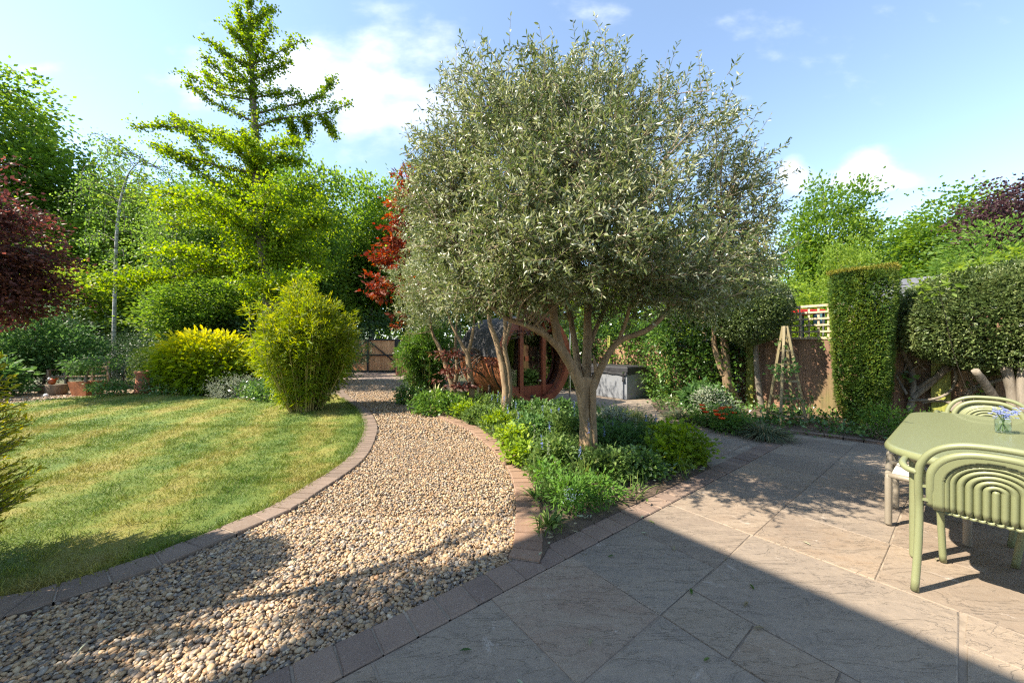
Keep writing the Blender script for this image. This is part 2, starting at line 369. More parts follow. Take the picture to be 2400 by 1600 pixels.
M['dryleaf'] = leafmat('dry_leaf', [(0, (.16, .12, .06)), (.5, (.3, .27, .17)), (1, (.3, .36, .24))], trans=.1)
M['twig'] = barkmat('dry_twig', (.14, .10, .06), (.30, .23, .15))
# bark, wood, stone
M['olivebark'] = barkmat('olive_bark', (.14, .092, .05), (.37, .255, .145), 9, .22)
M['bark'] = barkmat('dark_bark', (.055, .042, .03), (.15, .12, .09), 10, .2)
M['greybark'] = barkmat('grey_bark', (.12, .10, .075), (.27, .23, .18), 9, .2)
m, t, p, o_ = mat('birch_bark'); vec = objvec(t, (2, 2, 9)); f = noise(t, 1.6, 5, .7, vec)
t.links.new(ramp(t, f, [(0.36, (.05, .045, .04)), (.47, (.30, .29, .25)), (.7, (.46, .45, .40))]), p.inputs['Base Color']); p.inputs['Roughness'].default_value = .8; M['birchbark'] = m
M['cane'] = barkmat('bamboo_cane', (.22, .19, .05), (.42, .34, .12), 20, .1, .5, .2)
M['soilwood'] = barkmat('cut_log', (.10, .07, .045), (.24, .17, .11), 12, .5)

m, t, p, o_ = mat('sandstone'); r = rndattr(t); vec0 = objvec(t, geo=True); vr0 = objvec(t, (1.2, 4.6, 1), 0.92, geo=True)
def shift(v_, k):
    a_ = nn(t, 'ShaderNodeVectorMath', operation='ADD'); c_ = nn(t, 'ShaderNodeCombineXYZ'); t.links.new(mth(t, 'MULTIPLY', r, k), c_.inputs[0]); t.links.new(mth(t, 'MULTIPLY', r, k * .61), c_.inputs[1]); t.links.new(v_, a_.inputs[0]); t.links.new(c_.outputs[0], a_.inputs[1]); return a_.outputs[0]
vec = shift(vec0, 13.0); vr = shift(vr0, 31.0)
tint = ramp(t, r, [(0, (.18, .145, .115)), (.2, (.285, .20, .125)), (.4, (.215, .18, .145)), (.6, (.30, .235, .16)), (.8, (.24, .165, .12)), (1, (.20, .175, .145))])
n1 = noise(t, 2.2, 10, .72, vr, dist=.5); n2 = noise(t, 30, 4, .6, vec); n3 = noise(t, .8, 3, .5, vec)
c = mixc(t, ramp(t, n1, [(.35, (0, 0, 0)), (.68, (1, 1, 1))]), tint, (.31, .25, .185)); c = mixc(t, .25, c, ramp(t, n2, [(.3, (.14, .105, .08)), (.7, (.34, .26, .19))]))
c = mixc(t, ramp(t, n3, [(.42, (0, 0, 0)), (.7, (.6, .6, .6))]), c, (.15, .125, .105))
st = ramp(t, noise(t, 5, 8, .75, vec, dist=.5), [(.615, (0, 0, 0)), (.68, (.6, .6, .6))]); c = mixc(t, st, c, (.46, .40, .34))
t.links.new(c, p.inputs['Base Color']); p.inputs['Roughness'].default_value = .7; p.inputs['Specular IOR Level'].default_value = .35
wv = nn(t, 'ShaderNodeTexNoise', noise_type='RIDGED_MULTIFRACTAL'); wv.inputs['Scale'].default_value = 1.5; wv.inputs['Detail'].default_value = 6; t.links.new(vr, wv.inputs['Vector'])
stp = ramp(t, noise(t, 1.7, 7, .6, vr, dist=1.5), [(.28, (0, 0, 0)), (.37, (.3, .3, .3)), (.47, (.34, .34, .34)), (.495, (.62, .62, .62)), (.60, (.68, .68, .68)), (.70, (1, 1, 1))])
h = mth(t, 'ADD', mth(t, 'MULTIPLY', stp, .6), mth(t, 'ADD', mth(t, 'MULTIPLY', n2, .18), mth(t, 'MULTIPLY', n1, .5))); bump(t, p, h, 1.0, .017); M['slab'] = m
def blockmat(name, stops, bm_=.5):
    m, t, p, o_ = mat(name); r = rndattr(t); vec = objvec(t, geo=True); n2 = noise(t, 60, 5, .7, vec); n3 = noise(t, 6, 4, .6, vec)
    c = mixc(t, .4, ramp(t, r, stops), ramp(t, n3, [(.3, stops[0][1]), (.7, stops[-1][1])])); c = mixc(t, ramp(t, n2, [(.55, (0, 0, 0)), (.8, (.5, .5, .5))]), c, (.42, .36, .31))
    t.links.new(c, p.inputs['Base Color']); p.inputs['Roughness'].default_value = .85; bump(t, p, n2, bm_, .006); return m
M['brick'] = blockmat('brick_edging', [(0, (.175, .105, .068)), (.5, (.225, .137, .088)), (1, (.26, .165, .11))])
M['kerb'] = blockmat('kerb_block', [(0, (.13, .094, .07)), (.5, (.17, .122, .088)), (1, (.20, .145, .108))])
M['patiobrick'] = blockmat('patio_edging_block', [(0, (.15, .105, .083)), (.5, (.20, .14, .105)), (1, (.24, .17, .125))])
M['mortar'] = plain('mortar', (.25, .20, .15), .9, var=.35, scale=9, bmp=.5)
m, t, p, o_ = mat('pebble'); r = rndattr(t); vec = objvec(t, geo=True); n2 = noise(t, 90, 3, .6, vec)
c = ramp(t, r, [(0, (.06, .055, .055)), (.1, (.14, .11, .09)), (.2, (.10, .09, .085)), (.28, (.25, .14, .06)), (.42, (.35, .225, .11)), (.56, (.42, .28, .14)), (.66, (.2, .185, .17)), (.78, (.50, .36, .20)), (.88, (.30, .14, .05)), (1, (.60, .50, .36))])
c = mixc(t, .2, c, ramp(t, n2, [(.3, (.12, .09, .06)), (.7, (.55, .44, .3))])); t.links.new(c, p.inputs['Base Color']); p.inputs['Roughness'].default_value = .6; M['pebble'] = m
m, t, p, o_ = mat('gravel_bed'); vec = objvec(t, geo=True); vo = nn(t, 'ShaderNodeTexVoronoi'); vo.inputs['Scale'].default_value = 55; t.links.new(vec, vo.inputs['Vector'])
t.links.new(ramp(t, vo.outputs['Color'], [(0, (.12, .085, .05)), (.5, (.26, .18, .105)), (1, (.38, .28, .18))]), p.inputs['Base Color']); p.inputs['Roughness'].default_value = .8; bump(t, p, vo.outputs['Distance'], 1, .02); M['gravel'] = m
def lawncol(t):
    vec = objvec(t, geo=True)
    n1 = noise(t, .9, 5, .62, vec); n2 = noise(t, 4.5, 5, .7, vec)
    wv = nn(t, 'ShaderNodeTexWave', wave_type='BANDS'); wv.inputs['Scale'].default_value = .30; wv.inputs['Distortion'].default_value = 1.2; wv.inputs['Detail'].default_value = 2
    t.links.new(objvec(t, (1, 1, 1), -.42, geo=True), wv.inputs['Vector'])
    f = mth(t, 'ADD', mth(t, 'MULTIPLY', n1, .50), mth(t, 'ADD', mth(t, 'MULTIPLY', n2, .50), mth(t, 'MULTIPLY', wv.outputs['Fac'], .17)))
    return ramp(t, f, [(.44, (.07, .16, .010)), (.58, (.155, .22, .018)), (.68, (.28, .27, .045)), (.862, (.36, .285, .09))])
m, t, p, o_ = mat('lawn_turf'); c = mixc(t, .3, lawncol(t), (.12, .10, .03)); t.links.new(c, p.inputs['Base Color']); p.inputs['Roughness'].default_value = .9; bump(t, p, noise(t, 160, 3, .7, objvec(t, geo=True)), .8, .02); M['turf'] = m
m, t, p, o_ = mat('grass_blade'); r = rndattr(t)
c = mixc(t, mth(t, 'MULTIPLY', r, .45), lawncol(t), ramp(t, r, [(0, (.04, .09, .01)), (.6, (.13, .16, .025)), (1, (.34, .27, .11))])); t.links.new(c, p.inputs['Base Color']); p.inputs['Roughness'].default_value = .6
tr = nn(t, 'ShaderNodeBsdfTranslucent'); t.links.new(c, tr.inputs[0]); ms = nn(t, 'ShaderNodeMixShader'); ms.inputs[0].default_value = .3
t.links.new(p.outputs[0], ms.inputs[1]); t.links.new(tr.outputs[0], ms.inputs[2]); t.links.new(ms.outputs[0], o_.inputs[0]); M['grass'] = m
m, t, p, o_ = mat('bed_soil'); vec = objvec(t, geo=True); n1 = noise(t, 14, 6, .7, vec); t.links.new(ramp(t, n1, [(.3, (.05, .035, .022)), (.6, (.13, .09, .06)), (.75, (.26, .2, .14))]), p.inputs['Base Color']); p.inputs['Roughness'].default_value = .95; bump(t, p, n1, 1, .04); M['soil'] = m
m, t, p, o_ = mat('woodland_floor'); vec = objvec(t, geo=True); n1 = noise(t, 3, 6, .7, vec); t.links.new(ramp(t, n1, [(.3, (.03, .04, .012)), (.7, (.10, .09, .04))]), p.inputs['Base Color']); p.inputs['Roughness'].default_value = .95; M['floor'] = m
m, t, p, o_ = mat('driveway_paving'); vec = objvec(t, geo=True); bk = nn(t, 'ShaderNodeTexBrick'); bk.inputs['Scale'].default_value = 4; t.links.new(vec, bk.inputs['Vector']); bk.inputs['Color1'].default_value = (.26, .19, .15, 1); bk.inputs['Color2'].default_value = (.31, .235, .185, 1); bk.inputs['Mortar'].default_value = (.2, .16, .13, 1)
t.links.new(mixc(t, .3, bk.outputs['Color'], noise(t, 5, 4, .6, vec, 'Color'), 'MULTIPLY'), p.inputs['Base Color']); p.inputs['Roughness'].default_value = .85; M['drive'] = m
# made things
M['cedar'] = woodmat('cedar_board', (.40, .18, .07), (.66, .36, .165), 2.5)
M['fence'] = woodmat('weathered_fence_board', (.11, .058, .036), (.34, .19, .115), 2.5, algae=(.15, .155, .04))
M['fencepost'] = woodmat('mossy_post', (.14, .15, .025), (.32, .33, .06), 2.5)
M['trellis'] = woodmat('trellis_slat', (.34, .26, .15), (.62, .5, .34), 2.5)
M['obelisk'] = woodmat('obelisk_wood', (.13, .105, .05), (.25, .205, .105), 2.5)
M['sauna'] = woodmat('sauna_timber', (.2, .065, .03), (.38, .135, .06), 2.0, (10, 10, 10), .45)
M['saunaframe'] = woodmat('sauna_frame_timber', (.21, .05, .026), (.38, .105, .05), 2.0, (6, 6, 6), .4)
M['shingle'] = plain('black_roof_felt', (.03, .03, .033), .75, var=.4, scale=20, bmp=.5)
M['black'] = plain('black_steel', (.018, .018, .02), .45, bmp=.05)
M['binwood'] = woodmat('bin_store_slat', (.19, .075, .045), (.31, .13, .08), 2.5)
M['tubgrey'] = plain('grey_tub_panel', (.2, .212, .23), .5, var=.05, bmp=.02)
M['tubcover'] = plain('charcoal_vinyl_cover', (.022, .022, .025), .6, var=.3, scale=12, bmp=.3)
M['green'] = plain('sage_green_metal', (.195, .21, .105), .42, var=.05, scale=3, bmp=.03, coat=.15)
M['cream'] = plain('cream_stool', (.22, .19, .145), .5, var=.08, bmp=.06)
M['stoolgrey'] = plain('grey_seat', (.14, .14, .14), .5, var=.2, bmp=.1)
M['terracotta'] = plain('terracotta', (.34, .13, .065), .8, var=.3, scale=6, bmp=.2)
M['rust'] = plain('rusty_pot', (.37, .13, .05), .8, var=.35, scale=5, bmp=.2)
M['chrome'] = plain('chrome', (.75, .76, .78), .15, 1.0, var=.03, bmp=0)
M['roofgrey'] = plain('grey_felt_roof', (.10, .104, .12), .9, var=.25, scale=10, bmp=.6)
M['redplastic'] = plain('red_plastic', (.6, .02, .02), .4)
M['teal'] = plain('teal_plastic', (.18, .36, .36), .5)
M['housewall'] = plain('house_render', (.62, .57, .5), .9, var=.1, bmp=.3)
M['rooftile'] = plain('roof_tile', (.22, .09, .06), .85, var=.3, bmp=.5)
M['ornament'] = plain('painted_ornament', (.4, .09, .02), .5, var=.5, scale=30)
M['whitepaint'] = plain('white_paint', (.75, .75, .75), .5, var=.1)
M['darkbench'] = woodmat('dark_bench_wood', (.09, .055, .03), (.2, .13, .07), 2.5)
M['interior'] = plain('dark_sauna_inside', (.12, .06, .035), .8)
def glassmat(name, tint, f0=.08, rough=.02):
    m, t, p, out = mat(name); tr = nn(t, 'ShaderNodeBsdfTransparent'); tr.inputs[0].default_value = (*tint, 1)
    gl = nn(t, 'ShaderNodeBsdfGlossy'); gl.inputs['Roughness'].default_value = rough; fr = nn(t, 'ShaderNodeLayerWeight'); fr.inputs[0].default_value = .5
    ms = nn(t, 'ShaderNodeMixShader'); t.links.new(mth(t, 'ADD', mth(t, 'MULTIPLY', mth(t, 'POWER', fr.outputs['Facing'], 4.0), .85), f0), ms.inputs[0])
    t.links.new(tr.outputs[0], ms.inputs[1]); t.links.new(gl.outputs[0], ms.inputs[2]); t.links.new(ms.outputs[0], out.inputs[0]); return m
M['tinted'] = glassmat('tinted_glass', (.25, .24, .23), .22)
M['jarglass'] = glassmat('jar_glass', (.94, .975, .965), .05)
M['water'] = glassmat('jar_water', (.93, .97, .95), .02)

# ------------------------------------------------------------------ the house behind the camera (only its shadow falls into the picture)
def xy(p): return np.array((p[0], p[1]))
HCOR = np.array((0.88, 2.97)) - 7 / math.tan(R(SUN_EL)) * np.array((0.97, 0.24))
house = thing('house', 'pale rendered two storey house standing behind the patio', 'house', (*(HCOR + D2 * 6 - D1 * 4), 0))
mb = MB(); box(mb, (*(HCOR + D2 * 7.3 - D1 * 4.5), 3.45), 8.0, 9.8, 6.9, D1, D2); obj('wall', mb, M['housewall'], house)
mb = MB()
for a, b in ((0, 1), (1, 0)): pass
rc = HCOR + D2 * 6.2 - D1 * 4.3
c4 = [rc + D1 * 4.3 + D2 * -6.2, rc + D1 * 4.3 + D2 * 6.2, rc - D1 * 4.3 + D2 * 6.2, rc - D1 * 4.3 - D2 * 6.2]
V = [(*c, 7.0) for c in c4] + [(*c, 6.9) for c in c4] + [(*(rc - D2 * 3), 8.6), (*(rc + D2 * 3), 8.6)]
mb.add(V, [(0, 1, 9, 8), (2, 3, 8, 9), (4, 5, 1, 0), (5, 6, 2, 1), (6, 7, 3, 2), (7, 4, 0, 3), (7, 6, 5, 4)]); mb.add(V, [(3, 0, 8), (1, 2, 9)])
obj('roof', mb, M['rooftile'], house)

# ------------------------------------------------------------------ ground
sheet('ground', [(-400, -400), (400, -400), (400, 400), (-400, 400)], -0.06, M['floor'])
KI = [(-5.2, .95), (-3.6, 1.33)] + [g(*p) for p in [(0, 1461), (84, 1434), (157, 1415), (226, 1392), (298, 1364), (356, 1344), (413, 1323), (459, 1302), (505, 1281), (547, 1264), (586, 1245), (628, 1228), (677, 1205), (723, 1176), (769, 1145), (807, 1119), (842, 1092), (865, 1065), (880, 1031), (884, 1000), (867, 967), (844, 949), (819, 932), (806, 919), (801, 906), (797, 890)]]
RI = [(-4.3, 14.6), (-3.4, 12.0), (-2.75, 9.8), (-2.05, 7.9)] + [g(*p) for p in [(1027, 978), (1055, 992), (1092, 1008), (1124, 1032), (1149, 1054), (1171, 1077), (1189, 1102), (1200, 1128), (1207, 1160), (1210, 1189), (1209, 1218), (1207, 1247), (1202, 1290), (1191, 1319)]]
def resample(P, step):
    P = np.array(P, float); P = np.array(smooth_path([np.array((*q, 0)) for q in P], 6))[:, :2]
    s = np.concatenate(([0], np.cumsum(np.linalg.norm(np.diff(P, axis=0), axis=1)))); n = int(s[-1] / step)
    q = np.linspace(0, s[-1], n + 1); return np.stack([np.interp(q, s, P[:, 0]), np.interp(q, s, P[:, 1])], 1)
def offset(P, d):
    T = nrm(np.gradient(P, axis=0)); return P + np.stack([-T[:, 1], T[:, 0]], 1) * d
KI_ = resample(KI, .1); RI_ = resample(RI, .1)
KO_ = offset(KI_, .205); RO_ = offset(RI_, .2)
A0 = np.array((0.374, 2.22))
def pt(i, j): return A0 + D1 * i * .305 + D2 * j * .305
EDG = .19
edge_out0 = pt(-14, 0) - D2 * EDG
GRAVEL = [tuple(p) for p in KI_] + [tuple(p) for p in RI_] + [tuple(pt(-.6, 0) - D2 * EDG), tuple(edge_out0)]
gbm = sheet('gravel_path', GRAVEL, 0.0, M['gravel'])
LAWN = [tuple(p) for p in KO_ if p[1] < 10.2] + [g(806, 925), g(700, 932), g(620, 934), g(525, 935), g(420, 925), g(340, 921), g(200, 930), g(100, 938), g(0, 948), (-16, 7.6), (-16, 1.0), (-5.3, 1.1)]
sheet('lawn', LAWN, 0.02, M['turf'])
sheet('gravel_strip', [(-17, 7.2), g(0, 951), g(200, 932), g(345, 923), (-10.2, 10.6), (-11.5, 11.2), (-17, 10.6)], 0.006, M['gravel'])
sheet('driveway', [(-14, 14.3), (-7.2, 14.2), (-4.2, 14.2), (-3, 14.2), (-2.5, 19), (-14, 19)], 0.012, M['drive'])
BED = [tuple(p) for p in RO_] + [tuple(pt(-.05, 0) - D2 * (EDG - .02)), tuple(pt(7.9, 0) - D2 * (EDG - .02)), (2.4, 4.9), (2.33, 5.8), (2.1, 6.6), (1.5, 7.15), (.6, 7.0), (-.3, 7.5), (-1.0, 9.0), (-1.6, 11.5), (-2.8, 14)]
sheet('planting_bed', BED, 0.034, M['soil'])
BED2 = [(3.6, 4.85), (4.386, 5.38), (5.16, 4.675), (6.6, 2.9), (9.5, -.5), (12, 2), (8.5, 5.2), (5.5, 9), (2.6, 13.2), (1.2, 12.4), (3.0, 10.6), (3.75, 9.6), (3.4, 8.5), (3.1, 7.6), (2.95, 6.8), (3.1, 6.2), (3.35, 5.5)]
sheet('fence_border', BED2, 0.052, M['soil'])
TERR = [(-1.0, 13.5), (-.6, 9), (-.2, 7.3), (.6, 6.3), (1.0, 5.2), (1.9, 4.3), tuple(pt(8.2, 0) - D2 * .1), tuple(pt(15.5, 0)), (4.5, 5.5), (6.8, 4.5), (6, 8), (3, 12.5), (1, 14)]
sheet('terrace', TERR, 0.013, M['mortar'])
PATIO = [tuple(pt(-16, 0)), tuple(pt(13.4, 0)), (4.386, 5.38), (5.16, 4.675), (6.6, 2.9), (9.5, -1.2), tuple(pt(4, 26)), tuple(pt(-16, 20))]
sheet('patio_base', PATIO, 0.018, M['mortar'])

def slab_tiles(name, poly, irange, jrange, fixed=(), z=0.024, org=None):
    mb = MB(); occ = set(); poly = np.array(poly)
    def inside(i, j, w, h):
        q = np.array([pt(i + a * w, j + b * h) for a in (0.03, .5, .97) for b in (0.03, .5, .97)]); return pip(q, poly).all()
    def put(i, j, w, h):
        for a in range(w):
            for b in range(h): occ.add((i + a, j + b))
        gp = .0042 / .305
        P = [pt(i + gp, j + gp), pt(i + w - gp, j + gp), pt(i + w - gp, j + h - gp), pt(i + gp, j + h - gp)]
        cx = sum(P) / 4; zz = z + rng.uniform(-.0015, .0015); tilt = rng.normal(0, .0012, 2)
        jit = [p + rng.normal(0, .004, 2) for p in P]
        def zf(p): return zz + (p - cx) @ tilt
        top = [(*(cx + (p - cx) * .988), zf(p)) for p in jit]; mid = [(*p, zf(p) - .004) for p in jit]; bot = [(*p, 0.0) for p in jit]
        mb.add(top + mid + bot, [(0, 3, 2, 1), (0, 1, 5, 4), (1, 2, 6, 5), (2, 3, 7, 6), (3, 0, 4, 7), (4, 5, 9, 8), (5, 6, 10, 9), (6, 7, 11, 10), (7, 4, 8, 11)], rng.random())
    for f in fixed:
        if all((f[0] + a, f[1] + b) not in occ for a in range(f[2]) for b in range(f[3])): put(*f)
    for j in range(*jrange):
        for i in range(*irange):
            if (i, j) in occ: continue
            opts = [(3, 2), (2, 3), (2, 2), (3, 2), (2, 1), (1, 2), (1, 1)]
            k = rng.permutation(4).tolist() + [4, 5, 6]
            for q in k:
                w, h = opts[q]
                if any((i + a, j + b) in occ for a in range(w) for b in range(h)): continue
                if not inside(i, j, w, h): continue
                put(i, j, w, h); break
    o = obj(name, mb, M['slab']); o['kind'] = 'structure'; return o
fx = [(k, 0, 2, 2) for k in range(-16, 14, 2)] + [(0, 2, 1, 1), (1, 2, 3, 3), (-3, 2, 3, 2), (-1, 4, 2, 2), (-1 + 0, 3 + 3, 3, 2), (0, 3, 1, 1), (4, 2, 2, 2)]
slab_tiles('patio', PATIO, (-18, 16), (0, 30), fx)
slab_tiles('terrace_paving', TERR, (-12, 30), (-32, -1), z=.020)

def kerb_blocks(name, Pi, Po, z0, z1, matl, lens, group=1):
    mb = MB(); k = 0; n = len(Pi)
    while k < n - 1:
        st = lens(Pi[k]); e = min(k + st, n - 1)
        a, b, c, d = Pi[k], Pi[e], Po[e], Po[k]; L = np.linalg.norm(b - a); gp = min(.0045 / max(L, .01), .2)
        q = [a + (b - a) * gp, b + (a - b) * gp, c + (d - c) * gp, d + (c - d) * gp]; cen = sum(q) / 4
        q = [cen + (p - cen) * 1.0 + rng.normal(0, .0015, 2) for p in q]; zz = z1 + rng.uniform(-.003, .003)
        top = [(*(cen + (p - cen) * .93), zz) for p in q]; mid = [(*p, zz - .006) for p in q]; bot = [(*p, z0) for p in q]
        mb.add(top + mid + bot, [(0, 1, 2, 3), (4, 5, 1, 0), (5, 6, 2, 1), (6, 7, 3, 2), (7, 4, 0, 3), (8, 9, 5, 4), (9, 10, 6, 5), (10, 11, 7, 6), (11, 8, 4, 7)], rng.random())
        k = e
    o = obj(name, mb, matl); o['kind'] = 'structure'
    m_ = MB(); V = np.concatenate([np.c_[Pi + (Po - Pi) * .02, np.full(n, z1 - .0085)], np.c_[Po + (Pi - Po) * .02, np.full(n, z1 - .0085)]]); i = np.arange(n - 1)
    m_.add(V, np.stack([i, i + 1, n + i + 1, n + i], 1)); o2 = obj(name + '_bedding', m_, M['mortar']); o2['kind'] = 'structure'
kerb_blocks('lawn_kerb', KI_, KO_, -.03, .038, M['kerb'], lambda p: 2 if p[1] < 2.75 else 1)
kerb_blocks('brick_edging', RI_[::1], RO_[::1], -.03, .040, M['brick'], lambda p: 1)
ed = np.array([pt(t, 0) for t in np.linspace(-16, 13.6, 57)])
kerb_blocks('patio_edging', ed - D2 * .004, ed - D2 * EDG, -.03, .030, M['patiobrick'], lambda p: 1)
fb = resample([(4.33, 5.44), (5.16, 4.675), (6.6, 2.9), (8.0, 1.0)], .2)
kerb_blocks('border_edging', fb, offset(fb, .1), -.03, .060, M['patiobrick'], lambda p: 1)

# pebbles of the gravel path (nobody could count them)
def ico(sub):
    bm = bmesh.new(); bmesh.ops.create_icosphere(bm, subdivisions=sub, radius=1); V = np.array([v_.co[:] for v_ in bm.verts]); bm.verts.index_update()
    F = np.array([[v_.index for v_ in f.verts] for f in bm.faces]); bm.free(); return V, F
def pebbles(mb, P, size, sub, zjit):
    V0, F0 = ico(sub); n = len(P); nv = len(V0); protos = []
    for k in range(10):
        q = V0 * (1 + .16 * np.stack([lownoise(V0, .8, k)], 1)) ; protos.append(q * (1, rng.uniform(.62, .9), rng.uniform(.42, .68)))
    protos = np.array(protos)[rng.integers(0, 10, n)]
    an = rng.uniform(0, 6.28, n); ca, sa = np.cos(an), np.sin(an); tx = rng.normal(0, .35, n); ct, s_t = np.cos(tx), np.sin(tx)
    x, y, z = protos[..., 0] * size[:, None], protos[..., 1] * size[:, None], protos[..., 2] * size[:, None]
    x, z = x * ct[:, None] - z * s_t[:, None], x * s_t[:, None] + z * ct[:, None]
    V = np.stack([x * ca[:, None] - y * sa[:, None] + P[:, 0:1], x * sa[:, None] + y * ca[:, None] + P[:, 1:2], z + zjit[:, None]], 2)
    F = (F0[None] + (np.arange(n) * nv)[:, None, None]).reshape(-1, 3); mb.add(V.reshape(-1, 3), F, np.repeat(rng.random(n), len(F0)), 0, True)
gp = np.array(GRAVEL); mb = MB()
def infr(q, m=1.6): return q[np.abs(q[:, 0]) < m * q[:, 1] + .1]
near = [p for p in GRAVEL]
P = rng.uniform((-4.6, 1.25), (.6, 2.75), (90000, 2)); P = infr(P[pip(P, gp)]); P = P[rng.permutation(len(P))[:34000]]
pebbles(mb, P, np.clip(rng.lognormal(math.log(.0098), .32, len(P)), .006, .022), 2, rng.uniform(-.004, .022, len(P)))
P = rng.uniform((-4.5, 2.7), (.6, 5.0), (90000, 2)); P = P[pip(P, gp)][:40000]
pebbles(mb, P, np.clip(rng.lognormal(math.log(.0103), .30, len(P)), .006, .021), 1, rng.uniform(-.002, .022, len(P)))
P = rng.uniform((-8, 5.0), (-.5, 15), (60000, 2)); P = P[pip(P, gp)][:22000]
pebbles(mb, P, rng.uniform(.012, .024, len(P)), 1, rng.uniform(0, .02, len(P)))
o = obj('gravel', mb, M['pebble']); tag(o, kind='stuff')
mb = MB(); P = inpoly_pts([(-17, 7.6), g(0, 951), g(200, 932), g(345, 923), (-10.4, 10.4), (-17, 10.4)], 6000)
pebbles(mb, P, rng.uniform(.018, .035, len(P)), 1, rng.uniform(0.004, .02, len(P))); tag(obj('gravel', mb, M['pebble']), kind='stuff')

# grass of the lawn
lp = np.array(LAWN); mb = MB()
for (lo, hi, n, L, w) in (((-6.5, 1.2), (-1.4, 3.6), 60000, .034, .0035), ((-8.5, 3.4), (-1.4, 6.0), 70000, .034, .0055), ((-13, 5.8), (-1.4, 10.4), 60000, .036, .009)):
    q = rng.uniform(lo, hi, (n * 2, 2)); q = infr(q[pip(q, lp)], 1.55)[:n]; nq = len(q)
    pn = lownoise(q, 1.3, 3); keep = rng.random(nq) < np.clip(.62 + .4 * pn, .22, 1); q = q[keep]; nq = len(q)
    D = np.c_[rng.normal(0, .75, (nq, 2)), np.ones(nq)]
    leaves(mb, np.c_[q, np.full(nq, .018)], D, L * rng.uniform(.5, 1.25, nq), w, kind='quad')
ke = KO_[(KO_[:, 1] < 9) & (KO_[:, 0] > -5)]; k = rng.integers(0, len(ke), 7000); q = ke[k] + rng.normal(0, .035, (7000, 2)) + (-.03, .015); D = np.c_[rng.normal(0, .8, (7000, 2)), np.ones(7000)]; leaves(mb, np.c_[q, np.full(7000, .02)], D, rng.uniform(.03, .075, 7000), .005, kind='quad')
q = rng.uniform((-7, 1.3), (-1.6, 6), (500, 2)); q = q[pip(q, lp)]; k = np.repeat(q, 22, 0) + rng.normal(0, .03, (len(q) * 22, 2)); leaves(mb, np.c_[k, np.full(len(k), .02)], np.c_[rng.normal(0, .6, (len(k), 2)), np.ones(len(k))], rng.uniform(.04, .075, len(k)), .0055, kind='quad')
o = obj('grass', mb, M['grass']); tag(o, kind='stuff')

# ------------------------------------------------------------------ gate and bin store
gz = 18.5
def gx(px): return (px - 1200) / 815 * gz
gate = thing('sliding_gate', 'cedar boarded driveway gate with black steel frame and diagonal braces', 'gate', (-9.2, gz, 0))
x0, x1, top = gx(705), gx(928), 1.72
mb = MB(); k = x0
while k < x1 - .05:
    w = .135; box(mb, (k + w / 2, gz + .05 + rng.uniform(-.003, .003), .09 + top / 2), w - .006, .022, top - .06, rnd=rng.random()); k += w
obj('board_panel', mb, M['cedar'], gate)
mb = MB(); xm = gx(862)
for zz in (.07, .93, top + .03): box(mb, ((x0 + x1) / 2, gz, zz), x1 - x0, .06, .07)
for xx in (x0, xm, x1 - .03): box(mb, (xx, gz - .004, .9), .07, .07, 1.7)
obj('steel_frame', mb, M['black'], gate)
for a, b in (((xm + .08, 1.66), (x1 - .05, .55)), ((xm - .08, 1.66), (xm - 1.3, .98)), ((xm - 1.3, .98), (x0 + .1, .2))):
    mb = MB(); bar(mb, (a[0], gz - .008, a[1]), (b[0], gz - .008, b[1]), .05, .06, (0, 1, 0)); obj('diagonal_brace', mb, M['black'], gate)
mb = MB(); box(mb, (x1 + .13, gz, .95), .17, .17, 1.9, bev=.01); tag(obj('gate_post', mb, M['black'], off=(x1 + .13, gz, 0)), 'square black steel post at the right end of the driveway gate', 'post')
fp = thing('side_panel', 'narrow cedar fence panel between the black gate post and the bamboo hedge', 'fence panel', (gx(985), gz, 0))
mb = MB()
for k in range(12): box(mb, (gx(938) + .07 + k * .135, gz + .08, .93), .13, .022, 1.72, rnd=rng.random())
obj('board_panel', mb, M['cedar'], fp)
for zz in (.3, 1.5): mb = MB(); box(mb, (gx(938) + .85, gz + .12, zz), 1.7, .05, .08); obj('rail', mb, M['cedar'], fp)
bs = thing('bin_store', 'reddish brown slatted bin store with pale lid beside the gate', 'bin store', (-5.0, 16.8, 0))
mb = MB()
for k in range(11): box(mb, (-5.48 + k * .09, 16.55, .57), .06, .03, 1.1, rnd=rng.random())
for k in range(9): box(mb, (-5.53, 16.6 + k * .09, .57), .03, .06, 1.1, rnd=rng.random())
for zz in (.15, .95): box(mb, (-5.0, 16.62, zz), .95, .05, .07)
obj('slatted_side', mb, M['binwood'], bs)
mb = MB(); box(mb, (-5.0, 16.95, 1.16), 1.15, .95, .05, bev=.01); obj('lid', mb, M['whitepaint'], bs)

# ------------------------------------------------------------------ barrel sauna
SC = np.array((.57, 7.75, 1.10)); SA = np.array((-.607, .795, 0)); SS = np.array((.795, .607, 0)); SZ = np.array((0, 0, 1.))
sau = thing('barrel_sauna', 'red brown timber barrel sauna with round tinted glass front and black felt roof', 'sauna', (SC[0], SC[1], 0))
def sp(u_, d, z_): return SC + SS * u_ + SA * d + SZ * z_
def arcband(mb, r0, r1, d0, d1, a0, a1, n, gap=0.0, rn=None):
    for k in range(n):
        p, q = a0 + (a1 - a0) * (k + gap) / n, a0 + (a1 - a0) * (k + 1 - gap) / n; V = []
        for d in (d0, d1):
            for a in (p, q):
                for r in (r0, r1): V.append(sp(r * math.cos(a), d, r * math.sin(a)))
        mb.add(V, [(0, 1, 3, 2), (4, 6, 7, 5), (1, 5, 7, 3), (0, 2, 6, 4), (0, 4, 5, 1), (2, 3, 7, 6)], rng.random() if rn is None else rn)
